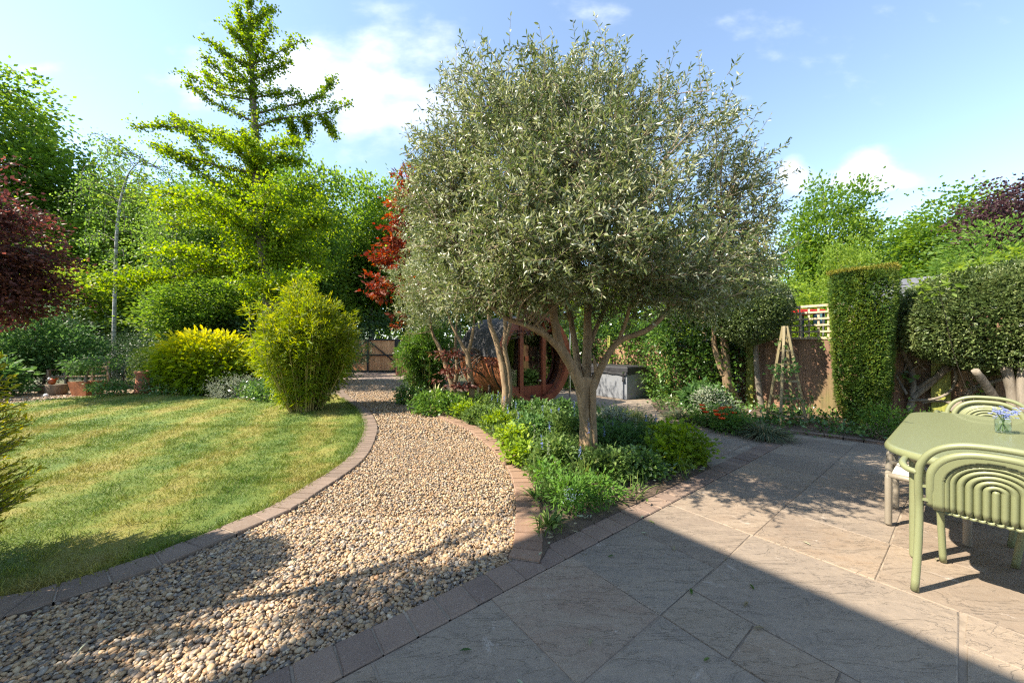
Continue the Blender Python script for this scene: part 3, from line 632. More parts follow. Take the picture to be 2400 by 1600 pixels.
mb = MB(); arcband(mb, .94, .985, .06, 1.75, math.pi * .97, math.pi * 2.03, 26, .012); arcband(mb, .94, .965, .06, 1.75, math.pi * .03, math.pi * .97, 20, .0); obj('staves', mb, M['sauna'], sau)
mb = MB(); arcband(mb, .967, 1.0, .10, 1.8, math.pi * .0, math.pi * .985, 30); obj('roof_cover', mb, M['shingle'], sau)
mb = MB(); arcband(mb, .90, 1.045, -.02, .06, 0, 2 * math.pi, 40, .004); obj('front_rim', mb, M['saunaframe'], sau)
for d in (.35, 1.4): mb = MB(); arcband(mb, .987, .995, d, d + .04, math.pi, 2 * math.pi, 30); obj('steel_band', mb, M['black'], sau)
mb = MB(); arcband(mb, 0.02, .94, 1.66, 1.70, 0, 2 * math.pi, 32); obj('back_wall', mb, M['interior'], sau)
for u_ in (-.31, .36):
    mb = MB(); h_ = math.sqrt(.93 ** 2 - (abs(u_) + .05) ** 2); bar(mb, sp(u_, .22, -h_), sp(u_, .22, h_), .10, .09, SA); obj('door_post', mb, M['saunaframe'], sau)
def chordz(z_): return math.sqrt(.93 ** 2 - z_ ** 2)
mb = MB(); n_ = 24; a = [math.pi + math.asin(.62 / .93) + (math.pi - 2 * math.asin(.62 / .93)) * k / n_ for k in range(n_ + 1)]
for d in (.20, .26): mb.add([sp(.93 * math.cos(t_), d, .93 * math.sin(t_)) for t_ in a], [tuple(range(n_ + 1))])
V = [sp(-chordz(.62), .2, -.62), sp(chordz(.62), .2, -.62), sp(chordz(.62), .26, -.62), sp(-chordz(.62), .26, -.62)]; mb.add(V, [(0, 1, 2, 3)]); obj('sill_panel', mb, M['saunaframe'], sau)
for zz in (.66,):
    mb = MB(); bar(mb, sp(-chordz(zz), .225, zz), sp(chordz(zz), .225, zz), .07, .08); obj('head_rail', mb, M['saunaframe'], sau)
def pane(u0, u1, nm, parent):
    us = np.linspace(u0, u1, 10); lo = [sp(u_, .235, max(-math.sqrt(max(.935 ** 2 - u_ * u_, 0)), -.62)) for u_ in us]; hi = [sp(u_, .235, min(math.sqrt(max(.935 ** 2 - u_ * u_, 0)), .66)) for u_ in us]
    mb = MB(); mb.add(lo + hi, [(k, k + 1, 11 + k, 10 + k) for k in range(9)]); return obj(nm, mb, M['tinted'], parent)
pane(-.93, -.36, 'side_window', sau); pane(.41, .93, 'side_window', sau); door = pane(-.26, .31, 'glass_door', sau)
mb = MB(); kx = sp(.25, .2, -.52); lathe(mb, kx - np.array((0, 0, .03)), [(0, 0), (.028, .008), (.034, .03), (.028, .052), (0, .06)], 14); obj('door_knob', mb, M['trellis'], sau)
mb = MB(); box(mb, sp(-.13, .222, .0), .10, .006, .11, SS, SA); obj('notice', mb, plain('orange_notice', (.6, .14, .05), .5, bmp=0), sau)
mb = MB()
for z_, d0 in ((-.28, .55), (-.42, .55), (-.14, .6)): bar(mb, sp(.5, d0, z_), sp(.5, 1.6, z_), .04, .09)
for d in (.6, 1.05, 1.5): bar(mb, sp(.52, d, -.7), sp(.52, d, -.14), .05, .05, SA)
bar(mb, sp(.68, .55, -.14), sp(.68, 1.6, -.14), .3, .03); obj('bench', mb, M['cedar'], sau)
for d in (.2, 1.35):
    mb = MB(); us = np.linspace(-.72, .72, 17); V = []
    for dd in (d - .05, d + .05):
        for u_ in us: V.append(sp(u_, dd, -1.09))
        for u_ in us: V.append(sp(u_, dd, -math.sqrt(1.0 - u_ * u_) + .0))
    n = 17; F = [(k, k + 1, n + k + 1, n + k) for k in range(16)] + [(2 * n + k, 3 * n + k, 3 * n + k + 1, 2 * n + k + 1) for k in range(16)] + [(n + k, n + k + 1, 3 * n + k + 1, 3 * n + k) for k in range(16)] + [(0, n, 3 * n, 2 * n), (n - 1, 2 * n + n - 1, 4 * n - 1, 2 * n - 1)]
    mb.add(V, F); obj('cradle', mb, M['trellis'], sau)
mb = MB(); b_ = np.array((1.42, 8.55, 0)); tube(mb, smooth_path([b_ + (0, 0, 0.02), b_ + (0, 0, 1.2), b_ + (0, 0, 2.02), b_ + (-.03, 0, 2.14), b_ + (-.10, -.02, 2.2), b_ + (-.2, -.04, 2.2)], 6), .022, 10)
o = obj('shower_pipe', mb, M['chrome'], off=tuple(b_)); tag(o, 'slim curved chrome pipe rising behind the right rim of the barrel sauna', 'pipe')
bl = thing('bollard_light', 'short chrome garden light with dark cap in front of the round sauna glass', 'garden light', (.39, 6.75, .05))
mb = MB(); lathe(mb, (.39, 6.75, .05), [(.0, 0), (.032, 0), (.032, .20), (.0, .2)], 16); obj('stem', mb, M['chrome'], bl)
mb = MB(); lathe(mb, (.39, 6.75, .05), [(.03, .2), (.03, .325), (0, .325)], 16); obj('lens', mb, M['jarglass'], bl)
mb = MB(); lathe(mb, (.39, 6.75, .05), [(0, .326), (.036, .326), (.036, .372), (.02, .38), (0, .38)], 16); obj('cap', mb, M['black'], bl)

# ------------------------------------------------------------------ hot tub
TC = np.array((2.92, 8.83)); TL, TW = 1.75, .95
tub = thing('hot_tub', 'grey panelled hot tub under a charcoal vinyl cover on the terrace', 'hot tub', (*(TC - D2 * TL / 2 + D1 * TW / 2), 0.02))
tcen = TC - D2 * TL / 2 + D1 * TW / 2
mb = MB(); box(mb, (*tcen, .36), TW, TL, .68, D1, D2, .012); obj('cabinet', mb, M['tubgrey'], tub)
mb = MB(); box(mb, (*tcen, .775), TW + .07, TL + .08, .13, D1, D2, .02)
for k in range(2): box(mb, (*(tcen + D2 * (TL / 4 + .02) * (1 - 2 * k)), .842 + .001 * k), TW + .03, TL / 2 - .02, .03, D1, D2, .012)
cv = obj('cover', mb, M['tubcover'], tub)
mb = MB(); n = 30
for face in range(2):
    V = []
    for k in range(n + 1):
        t_ = k / n; base = (TC - D2 * TL * t_ - D1 * .03) if face == 0 else (TC + D2 * .034 + D1 * TW * t_)
        s_ = .005 * math.sin(t_ * 23) + .003 * math.sin(t_ * 51); o2 = (-D1 if face == 0 else D2) * s_
        drop = .075 + .015 * math.sin(t_ * 9 + 1) + .01 * math.sin(t_ * 31); V += [(*(base), .735), (*(base + o2 + (-D1 if face == 0 else D2) * .008), .735 - drop)]
    mb.add(V, [(2 * k, 2 * k + 1, 2 * k + 3, 2 * k + 2) for k in range(n)], smooth=True)
obj('skirt', mb, M['tubcover'], tub)
mb = MB(); q = TC - D1 * .05 - D2 * .08; box(mb, (*q, .62), .012, .04, .24, D1, D2); box(mb, (*q, .5), .022, .06, .05, D1, D2, .006); obj('strap', mb, M['black'], tub)

# ------------------------------------------------------------------ fence, trellis, obelisk, shed
PF = np.array((5.73, 7.0))
def fpz(t_, z_, off=0.0): q = PF + D2 * t_ + D1 * off; return np.array((q[0], q[1], z_))
fence = thing('garden_fence', 'dark weathered vertical board fence with green algae running behind the border', 'fence', tuple(fpz(0, 0)))
for t0, t1, hh in ((-10, -8.2, 1.6), (-8.2, -6.35, 1.6), (-6.35, -4.5, 1.6), (-4.5, -2.65, 1.55), (-2.65, -.8, 1.5), (-.8, 1.05, 1.5), (1.05, 2.9, 1.95), (2.9, 4.75, 1.95), (4.75, 6.6, 1.95)):
    mb = MB(); k = t0 + .05
    while k < t1 - .05:
        box(mb, fpz(k + .055, .15 + (hh - .15) / 2 + .02, rng.uniform(0, .012)), .118, .016, hh - .15, D2, D1, rnd=rng.random()); k += .112
    obj('board_panel', mb, M['fence'], fence)
    mb = MB(); box(mb, fpz((t0 + t1) / 2, .09, .0), t1 - t0 - .1, .03, .16, D2, D1, .004); obj('gravel_board', mb, M['fence'], fence)
for t_, w, hh in ((-8.2, .1, 1.7), (-6.35, .1, 1.7), (-4.5, .1, 1.7), (-2.65, .1, 1.7), (-.8, .13, 1.56), (1.05, .1, 2.2), (1.83, .2, 1.7), (2.9, .1, 2.1), (4.75, .1, 2.1)):
    mb = MB(); box(mb, fpz(t_, hh / 2, -.05), w, .09, hh, D2, D1, .008); obj('post', mb, M['fencepost'], fence)
mb = MB()
for zz in (1.535, 1.66, 1.785, 1.91, 2.035, 2.16): box(mb, fpz(.125, zz, -.012), 1.72, .022, .035 if zz not in (1.535, 2.16) else .045, D2, D1)
for k in range(12): box(mb, fpz(-.68 + k * .145, 1.85, .012), .03, .02, .66, D2, D1)
obj('trellis', mb, M['trellis'], fence)
ob = thing('obelisk', 'tall four legged wooden plant obelisk like a ladder in front of the fence', 'plant obelisk', (4.73, 6.0, .05))
oc = np.array((4.73, 6.0)); tp = np.array((*(oc + (.02, 0.05)), 1.72)); ld1, ld2 = D1 * .30, D2 * .30
cor = [oc + ld2 - ld1 * .95, oc + ld2 + ld1, oc - ld2 + ld1, oc - ld2 - ld1]
cor = [oc + D2 * .29 - D1 * .02, oc + D1 * .31 + D2 * .02, oc - D2 * .29 + D1 * .02, oc - D1 * .31]
legs_ = []
for c in cor:
    a = np.array((*c, .04)); b = tp + (np.array((*c, 0)) - np.array((*oc, 0))) * .10; b[2] = 1.72; legs_.append((a, b)); mb = MB(); bar(mb, a, b, .036, .036, (D1[0], D1[1], 0)); obj('leg', mb, M['obelisk'], ob)
for zz in (.2, .5, .78, 1.06, 1.3, 1.52):
    t_ = (zz - .04) / 1.68; P = [a + (b - a) * t_ for a, b in legs_]
    mb = MB()
    for k in range(4): bar(mb, P[k], P[(k + 1) % 4], .018, .03)
    obj('rung', mb, M['obelisk'], ob)
shed = thing('garden_shed', 'shed with grey felt roof and dark gutter showing above the fence', 'shed', (9.0, 8.1, 0))
sx = np.array((8.35, 7.2)); mb = MB(); box(mb, (*(sx + D1 * 1.2 + D2 * 1.0), 1.1), 2.2, 3.6, 2.2, D1, D2); obj('wall', mb, M['fence'], shed)
mb = MB(); e0 = sx - D2 * 1.0 - D1 * .06; e1 = sx + D2 * 3.0 - D1 * .06; r0 = e0 + D1 * 1.25; r1 = e1 + D1 * 1.25; f0 = e0 + D1 * 2.6; f1 = e1 + D1 * 2.6
V = [(*e0, 2.24), (*e1, 2.24), (*r1, 2.95), (*r0, 2.95), (*f1, 2.24), (*f0, 2.24)]; V2 = [(p[0], p[1], p[2] - .04) for p in V]
mb.add(V + V2, [(0, 1, 2, 3), (3, 2, 4, 5), (6, 9, 8, 7), (9, 11, 10, 8), (0, 6, 7, 1), (5, 4, 10, 11), (0, 3, 9, 6), (3, 5, 11, 9)])
for k in range(1, 4):
    a = e0 + (r0 - e0) * k / 4; b = e1 + (r1 - e1) * k / 4; zz = 2.24 + .71 * k / 4 + .006; bar(mb, (*a, zz), (*b, zz), .05, .006)
obj('roof', mb, M['roofgrey'], shed)
mb = MB(); tube(mb, [(*(e0 - D1 * .05), 2.19), (*(e1 - D1 * .05), 2.18)], .05, 10); obj('gutter', mb, M['black'], shed)
ca = thing('canopy', 'small red garden canopy with teal side seen through the trellis', 'canopy', (7.5, 8.9, 0))
mb = MB(); box(mb, (7.42, 8.9, 2.24), .62, .7, .10, bev=.03); obj('canopy_top', mb, M['redplastic'], ca)
mb = MB(); box(mb, (7.9, 8.95, 2.1), .28, .04, .34, bev=.01); obj('side_panel', mb, M['teal'], ca)
for x_ in (7.14, 7.70):
    for y_ in (8.6, 9.2):
        mb = MB(); tube(mb, [(x_, y_, -.05), (x_, y_, 2.2)], .022, 8); obj('leg', mb, M['black'], ca)

# ------------------------------------------------------------------ table, chairs, stools, jar
def ab(a, b): return D1 * a + D2 * b
tbl = thing('garden_table', 'sage green metal garden table with rounded corners and round legs', 'table', (*ab(4.15, .1), .03))
ta0, ta1, tb0, tb1, rc_ = 3.02, 5.28, -.335, .56, .36
def rrect(ins):
    out = []
    for (ca_, cb_, s0) in ((ta1 - rc_, tb1 - rc_, 0), (ta0 + rc_, tb1 - rc_, 90), (ta0 + rc_, tb0 + rc_, 180), (ta1 - rc_, tb0 + rc_, 270)):
        for k in range(13):
            t_ = R(s0 + 90 * k / 12); out.append(ab(ca_ + (rc_ - ins) * math.cos(t_), cb_ + (rc_ - ins) * math.sin(t_)))
    return out
prof = [(.05, .690), (.012, .694), (.0, .706), (.0, .722), (.004, .734), (.014, .741), (.03, .742)]
mb = MB(); n = 52; V = []
for ins, z_ in prof: V += [(*p, z_) for p in rrect(ins)]
mb.add(V, [(r_ * n + k, r_ * n + (k + 1) % n, (r_ + 1) * n + (k + 1) % n, (r_ + 1) * n + k) for r_ in range(len(prof) - 1) for k in range(n)], smooth=True)
b0 = mb.n - len(V); mb.f.setdefault(n, []).append((np.array([[b0 + k for k in range(n)][::-1], [b0 + (len(prof) - 1) * n + k for k in range(n)]]), np.zeros(2), np.zeros(2), np.zeros(2)))
mt_, t, p, o_ = mat('ribbed_sage_top'); vec = objvec(t, (1, 1, 1), -math.atan2(D2[1], D2[0]) , geo=True)
wv = nn(t, 'ShaderNodeTexWave', wave_type='BANDS', bands_direction='X'); wv.inputs['Scale'].default_value = 11; t.links.new(vec, wv.inputs['Vector'])
p.inputs['Base Color'].default_value = (.195, .21, .105, 1); p.inputs['Roughness'].default_value = .30; p.inputs['Coat Weight'].default_value = .15
bump(t, p, wv.outputs['Fac'], .10, .003)
obj('tabletop', mb, mt_, tbl)
for a, b in ((3.36, -.20), (4.98, -.20), (3.36, .42), (4.98, .42)):
    mb = MB(); q = ab(a, b); lathe(mb, (*q, .03), [(0, 0), (.021, .002), (.0255, .010), (.0265, .02), (.0265, .64), (.030, .665), (0, .665)], 20); obj('leg', mb, M['green'], tbl)

def chair(name, label, loc, fwd, group):
    """local axes: u to the sitter's right, f forward"""
    f_ = np.array(fwd); u_ = np.array((f_[1], -f_[0]))
    c = thing(name, label, 'chair', (*loc, .03), group); L = np.array(loc)
    def w(u, f, z): q = L + u_ * u + f_ * f; return np.array((q[0], q[1], z + .03))
    lean = lambda z: -.05 * max(z - .45, 0) / .35
    pts = [w(-.262, -.045, 0), w(-.252, -.02, .22), w(-.248, 0, .44), w(-.25, lean(.56), .56)]
    for k in range(1, 16):
        t_ = math.pi - math.pi * k / 16; z_ = .60 + .235 * math.sin(t_) ** .8; pts.append(w(.25 * math.copysign(abs(math.cos(t_)) ** .75, math.cos(t_)), lean(z_), z_))
    pts += [w(.25, lean(.56), .56), w(.248, 0, .44), w(.252, -.02, .22), w(.262, -.045, 0)]
    mb = MB(); tube(mb, smooth_path(pts, 4), .0165, 14); obj('back_frame', mb, M['green'], c)
    # shell rim
    pts = [w(-.205, 0.01, .47), w(-.206, lean(.55), .56)]
    for k in range(1, 16):
        t_ = math.pi - math.pi * k / 16; z_ = .595 + .195 * math.sin(t_) ** .85; pts.append(w(.207 * math.copysign(abs(math.cos(t_)) ** .8, math.cos(t_)), lean(z_), z_))
    pts += [w(.206, lean(.55), .56), w(.205, 0.01, .47)]
    mb = MB(); tube(mb, smooth_path(pts, 4), .019, 12); obj('shell_rim', mb, M['green'], c)
    for sg in (-1, 1):
        for z_ in (.50, .575): mb = MB(); bar(mb, w(sg * .215, lean(z_), z_), w(sg * .245, lean(z_), z_), .014, .014); obj('bracket', mb, M['green'], c)
    # ribbed shell with concentric arches
    nu, nz_ = 121, 81; mb = MB(); U = np.linspace(-.2, .2, nu); Z = np.linspace(0, 1, nz_); V = []
    for zi in Z:
        for u in U:
            ztop = .595 + .19 * (max(1 - (abs(u) / .205) ** 2.4, 0)) ** .5; z_ = .455 + (ztop - .455) * zi
            zz = z_ - .61; r = abs(u) if zz < 0 else math.sqrt(u * u + zz * zz * 1.25)
            dep = .0085 * math.cos(2 * math.pi * r / .027) if r < .142 else (.0 + .012 * min((r - .142) / .01, 1) + .010 * (1 if r > .165 else 0))
            curve = .05 * (u / .2) ** 2
            V.append(w(u, lean(z_) + .012 - dep * 1.0 + curve * .0 + (.0 if zz > -.12 else .04 * ((-.12 - zz) / .035) ** 2 * .5), z_))
    idx = np.arange(nu * nz_).reshape(nz_, nu); F = np.stack([idx[:-1, :-1], idx[:-1, 1:], idx[1:, 1:], idx[1:, :-1]], -1).reshape(-1, 4)
    mb.add(V, F, smooth=True); o = obj('back_shell', mb, M['green'], c); md = o.modifiers.new('thickness', 'SOLIDIFY'); md.thickness = .005; md.offset = 1
    # ribbed seat
    mb = MB(); V = []; nf = 24
    for k in range(nf):
        f = .02 + .44 * k / (nf - 1)
        for u in U:
            V.append(w(u * (1 + .14 * k / nf), f, .452 - .018 * math.sin(math.pi * k / nf) - (.02 * max(0, k - 19) / 4) + .005 * math.cos(2 * math.pi * u / .027)))
    idx = np.arange(nu * nf).reshape(nf, nu); F = np.stack([idx[:-1, :-1], idx[:-1, 1:], idx[1:, 1:], idx[1:, :-1]], -1).reshape(-1, 4)
    mb.add(V, F, smooth=True); o = obj('seat', mb, M['green'], c); md = o.modifiers.new('thickness', 'SOLIDIFY'); md.thickness = .014; md.offset = -1
    for sg in (-1, 1):
        mb = MB(); tube(mb, smooth_path([w(sg * .178, .485, 0), w(sg * .185, .46, .22), w(sg * .19, .43, .43)], 5), .016, 14); obj('front_leg', mb, M['green'], c)
        mb = MB(); tube(mb, smooth_path([w(sg * .25, lean(.66), .645), w(sg * .29, -.005, .65), w(sg * .312, .04, .665), w(sg * .312, .16, .668), w(sg * .30, .3, .655), w(sg * .27, .36, .6), w(sg * .22, .40, .445)], 5), .0155, 12); obj('armrest', mb, M['green'], c)
    return c
chair('garden_chair', 'sage green metal armchair with ribbed arched back nearest the camera', (2.398, 1.722), D1, 'sage green chairs around the table')
chair('garden_chair', 'sage green metal armchair at the far end behind the flower jar', ab(5.72, .12), -D1, 'sage green chairs around the table')
chair('garden_chair', 'sage green metal armchair under the far long side, only its legs showing', ab(3.87, .66), -D2, 'sage green chairs around the table')

def stool(label, legs, matl, seatm, topz, rad, cush):
    c = sum(np.array(ab(*q)) for q in legs) / 4; s_ = thing('stool', label, 'stool', (*c, .03), 'stools tucked under the table')
    for q in legs:
        mb = MB(); p_ = ab(*q); lathe(mb, (*p_, .03), [(0, 0), (rad * .85, 0), (rad, .012), (rad, topz - .05), (rad * .6, topz - .02), (0, topz - .02)], 16); obj('leg', mb, matl, s_)
    P = [np.array((*ab(*q), topz)) for q in legs]; cen = sum(P) / 4
    mb = MB(); Q = [cen + (p_ - cen) * 1.0 for p_ in P]; tube(mb, smooth_path(Q + [Q[0]], 4), rad, 12); obj('seat_rim', mb, seatm, s_)
    mb = MB(); a_ = np.linalg.norm(P[1] - P[0]) - rad; b_ = np.linalg.norm(P[2] - P[1]) - rad; d_ = (P[1] - P[0]) / np.linalg.norm(P[1] - P[0])
    box(mb, cen + (0, 0, -.004), a_, b_, .03, d_, None, .012); obj('seat', mb, cush, s_)
stool('cream round legged stool with pale seat tucked under the green table', [(3.83, -.36), (4.27, -.36), (4.31, -.0), (3.83, .0)], M['cream'], M['cream'], .40, .020, plain('cream_cushion', (.5, .46, .4), .8))
stool('grey topped stool behind the cream stool at the far side of the table', [(4.55, -.42), (4.92, -.42), (4.92, -.06), (4.55, -.06)], M['cream'], M['stoolgrey'], .43, .022, M['stoolgrey'])

jc = np.array((3.53, 2.50, .743))
jar = thing('jar', 'clear glass jar half full of water on the green table', 'jar', tuple(jc))
mb = MB(); lathe(mb, jc, [(0, .002), (.03, .001), (.0365, .006), (.038, .02), (.038, .085), (.035, .097), (.030, .103), (.030, .118), (.032, .121), (.029, .123), (.0275, .118), (.0275, .104), (.033, .095), (.0355, .084), (.0355, .02), (.033, .008), (0, .006)], 28); obj('glass', mb, M['jarglass'], jar)
mb = MB(); lathe(mb, jc, [(0, .0075), (.032, .0085), (.0348, .02), (.0348, .062), (0, .062)], 28); obj('water', mb, M['water'], jar)
bq = thing('bluebell_bunch', 'small bunch of pale blue bluebells standing in the glass jar', 'flowers', tuple(jc))
st_, fl = MB(), MB()
for k in range(10):
    a = rng.uniform(0, 6.28); r_ = rng.uniform(.2, 1); top_ = jc + (math.cos(a) * .055 * r_, math.sin(a) * .055 * r_, rng.uniform(.135, .185)); bot_ = jc + (-math.cos(a) * .024, -math.sin(a) * .024, .012); mid_ = jc + (math.cos(a) * .012, math.sin(a) * .012, .105)
    q = smooth_path([bot_, mid_, top_], 6); tube(st_, q, [.0017, .0014], 5)
    for j in range(7):
        c_ = np.array(q[-1]) + rng.normal(0, .011, 3) + (0, 0, -.006 * j + .012); n = 6; an = np.arange(n) * 1.047 + rng.random()
        D = np.c_[np.cos(an), np.sin(an), rng.uniform(-.7, .3, n)]; leaves(fl, np.tile(c_, (n, 1)), D, .014, .0055, kind='leaf', rnd=rng.random(n))
obj('stems', st_, M['strap'], bq); obj('petals', fl, M['bluebell'], bq)

# ------------------------------------------------------------------ things at the back of the lawn
px, py = g(340, 921)
mb = MB(); lathe(mb, (px, py, 0.0), [(.0, .0), (.245, 0), (.245, .05), (.225, .08), (.20, .35), (.185, .56), (.215, .58), (.225, .61), (.215, .66), (.18, .66), (.17, .6), (.17, .3), (0, .3)], 28)
tag(obj('chimney_pot', mb, M['terracotta'], off=(px, py, 0)), 'tall terracotta chimney pot standing at the lawn edge by the golden shrub', 'chimney pot')
px, py = g(205, 927); pl = thing('planter', 'square rusty brown planter holding a small weeping maple', 'planter', (px, py, 0))
mb = MB(); V = []
for hw, z_ in ((.19, 0.), (.25, .40), (.22, .40), (.21, .34)): V += [(px - hw, py - hw, z_), (px + hw, py - hw, z_), (px + hw, py + hw, z_), (px - hw, py + hw, z_)]
mb.add(V, [(r_ * 4 + k, r_ * 4 + (k + 1) % 4, r_ * 4 + 4 + (k + 1) % 4, r_ * 4 + 4 + k) for r_ in range(3) for k in range(4)] + [(3, 2, 1, 0)]); obj('pot', mb, M['rust'], pl)
mb = MB(); mb.add([(px - .21, py - .21, .345), (px + .21, py - .21, .345), (px + .21, py + .21, .345), (px - .21, py + .21, .345)], [(0, 1, 2, 3)]); obj('compost', mb, M['soil'], pl)
def log_seat(px, py, r_, h_, label):
    mb = MB(); lathe(mb, (px, py, 0.005), [(0, 0), (r_ * 1.02, 0), (r_, h_ * .5), (r_ * .98, h_ - .01), (r_ * .95, h_), (0, h_)], 22)
    mb.v[-1] += np.c_[lownoise(mb.v[-1], 5, 3)[:, None] * .012 * np.ones((1, 2)), np.zeros(len(mb.v[-1]))]
    tag(obj('log_stool', mb, M['soilwood'], off=(px, py, 0)), label, 'log stool', 'cut logs on the gravel strip')
lx, ly = g(132, 926); log_seat(lx, ly, .20, .30, 'wide cut log standing on the gravel left of the rusty planter')
lx2, ly2 = g(112, 922); log_seat(lx2, ly2, .17, .26, 'narrower cut log half behind the wide log on the gravel strip')
orn = thing('ornament', 'small orange and white bird ornament perched on the cut log', 'ornament', (lx - .12, ly, .305))
mb = MB(); lathe(mb, (lx - .12, ly, .305), [(0, 0), (.05, .01), (.075, .06), (.06, .12), (.02, .17), (0, .175)], 14); obj('body', mb, M['ornament'], orn)
mb = MB(); lathe(mb, (lx - .17, ly - .02, .42), [(0, 0), (.03, .02), (.035, .05), (.02, .08), (0, .085)], 12); obj('head', mb, M['whitepaint'], orn)
mb = MB(); leaves(mb, np.tile((lx - .06, ly, .40), (6, 1)), np.c_[np.full(6, 1.0), rng.normal(0, .2, 6), rng.uniform(.4, 1.4, 6)], .13, .04); obj('tail', mb, M['ornament'], orn)
wx, wy = g(108, 930); mb = MB(); lathe(mb, (wx, wy, 0.0), [(0, 0), (.04, .01), (.055, .04), (.045, .07), (.02, .09), (0, .095)], 16); tag(obj('ornament', mb, M['whitepaint'], off=(wx, wy, 0)), 'small white rounded ornament on the gravel in front of the logs', 'ornament')
bx, by = -13.7, 11.1; bn = thing('garden_bench', 'dark wooden slatted garden bench in shade behind the logs', 'bench', (bx, by, 0))
for z_, yy_ in ((.44, by), (.44, by - .14), (.44, by - .28)):
    mb = MB(); box(mb, (bx, yy_, z_), 1.5, .1, .03, bev=.005, rnd=rng.random()); obj('seat_slat', mb, M['darkbench'], bn)
for z_ in (.6, .72, .84):
    mb = MB(); box(mb, (bx, by + .1, z_), 1.5, .025, .08, bev=.005, rnd=rng.random()); obj('back_slat', mb, M['darkbench'], bn)
for x_ in (-.68, .68):
    for yy_, hh in ((by - .3, .62), (by + .12, .9)):
        mb = MB(); box(mb, (bx + x_, yy_, hh / 2), .06, .06, hh); obj('leg', mb, M['darkbench'], bn)
    mb = MB(); box(mb, (bx + x_, by - .1, .64), .06, .48, .035, bev=.005); obj('armrest', mb, M['darkbench'], bn)

# ------------------------------------------------------------------ vegetation builders
def clumps(blobs, n, shell=.55, lump=.22, seed=0):
    """clump centres in a union of ellipsoids (cx, cy, cz, rx, ry, rz[, weight])"""
    w = np.array([b[3] * b[4] * b[5] * (b[6] if len(b) > 6 else 1) for b in blobs]); k = rng.choice(len(blobs), n, p=w / w.sum()); B = np.array([b[:6] for b in blobs])[k]
    d = rdir(n); rr = (shell + (1 - shell) * rng.random(n)) * (1 + lump * lownoise(d, 1.6, seed))
    return B[:, :3] + d * rr[:, None] * B[:, 3:6], nrm(d * B[:, 3:6])
def leafcloud(mb, C, O, per, spread, L, W_, flat=.6, droop=.2, kind='quad', outw=.8, upb=.6, light=None):
    n = len(C) * per; c = np.repeat(C, per, 0); o_ = np.repeat(O, per, 0); sc = np.repeat(rng.uniform(.6, 1.35, len(C)), per)[:, None]
    off = rng.normal(size=(n, 3)) * np.array((1, 1, flat)) * spread * sc; P = c + off
    D = nrm(nrm(off) * .7 + o_ * outw + rng.normal(size=(n, 3)) * .55 + np.array((0, 0, -droop))); up = nrm(rdir(n) * .75 + np.array((-.25, -.1, 1.0)) * upb)
    base = np.repeat(rng.uniform(0, 1, len(C)), per); r = np.clip(.55 * base + .45 * rng.random(n), 0, 1)
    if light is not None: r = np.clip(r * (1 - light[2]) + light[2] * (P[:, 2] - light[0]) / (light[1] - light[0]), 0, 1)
    leaves(mb, P, D, L * rng.uniform(.65, 1.3, n), W_ * rng.uniform(.7, 1.25, n), up, kind, r)
def limbs(mb, root, C, r0, n, sag=.15, sides=6, upstart=.4):
    k = rng.choice(len(C), min(n, len(C)), replace=False); top = np.asarray(root, float)
    for i in k:
        e = C[i]; d = e - top; L = np.linalg.norm(d); m1 = top + d * .35 + np.array((0, 0, L * upstart * .25)) + rng.normal(0, L * .04, 3); m2 = top + d * .7 + np.array((0, 0, L * sag * .4)) + rng.normal(0, L * .05, 3)
        tube(mb, smooth_path([top + rng.normal(0, r0 * .2, 3), m1, m2, e], 4), [r0 * rng.uniform(.35, .7), r0 * .25, r0 * .1], sides, wob=.06, cap=False)
def tree(name, label, cat, base, trunk, tr, blobs, nc, per, spread, L, W_, leafm, barkm, group=None, nl=10, kind='quad', flat=.6, droop=.2, shell=.5, lump=.25, outw=.8, upb=.6, crownroot=None, seed=0, sides=9):
    t_ = thing(name, label, cat, tuple(base), group); base = np.asarray(base, float)
    C, O = clumps(blobs, nc, shell, lump, seed); mb = MB(); leafcloud(mb, C, O, per, spread, L, W_, flat, droop, kind, outw, upb); obj('crown', mb, leafm, t_)
    mb = MB(); tube(mb, smooth_path(trunk, 6), tr, sides, wob=.05)
    limbs(mb, trunk[-1] if crownroot is None else crownroot, C, tr[-1] * 1.3, nl); 
    for q in trunk[len(trunk) // 2:-1]: limbs(mb, q, C, tr[-1], max(nl // 4, 2))
    obj('trunk', mb, barkm, t_); return t_
def shrub(name, label, cat, base, blobs, nc, per, spread, L, W_, leafm, group=None, kind='leaf', shell=.75, lump=.15, flat=.8, droop=.1, outw=1.0, upb=.4, stems=0, stemm=None, stemr=.02, seed=0, light=None):
    s_ = thing(name, label, cat, tuple(base), group); C, O = clumps(blobs, nc, shell, lump, seed)
    k = C[:, 2] > .04; C, O = C[k], O[k]; mb = MB(); leafcloud(mb, C, O, per, spread, L, W_, flat, droop, kind, outw, upb, light)
    for V in mb.v: V[:, 2] = np.maximum(V[:, 2], .012)
    obj('foliage', mb, leafm, s_)
    if stems:
        mb = MB()
        for i in rng.choice(len(C), min(stems, len(C)), replace=False):
            b0 = np.asarray(base, float) + (rng.normal(0, .06), rng.normal(0, .06), 0); e = C[i]; tube(mb, smooth_path([b0, b0 + (e - b0) * .5 + rng.normal(0, .05, 3), e], 4), [stemr, stemr * .4], 6, wob=.08, cap=False)
        obj('stem', mb, stemm or M['bark'], s_)
    return s_
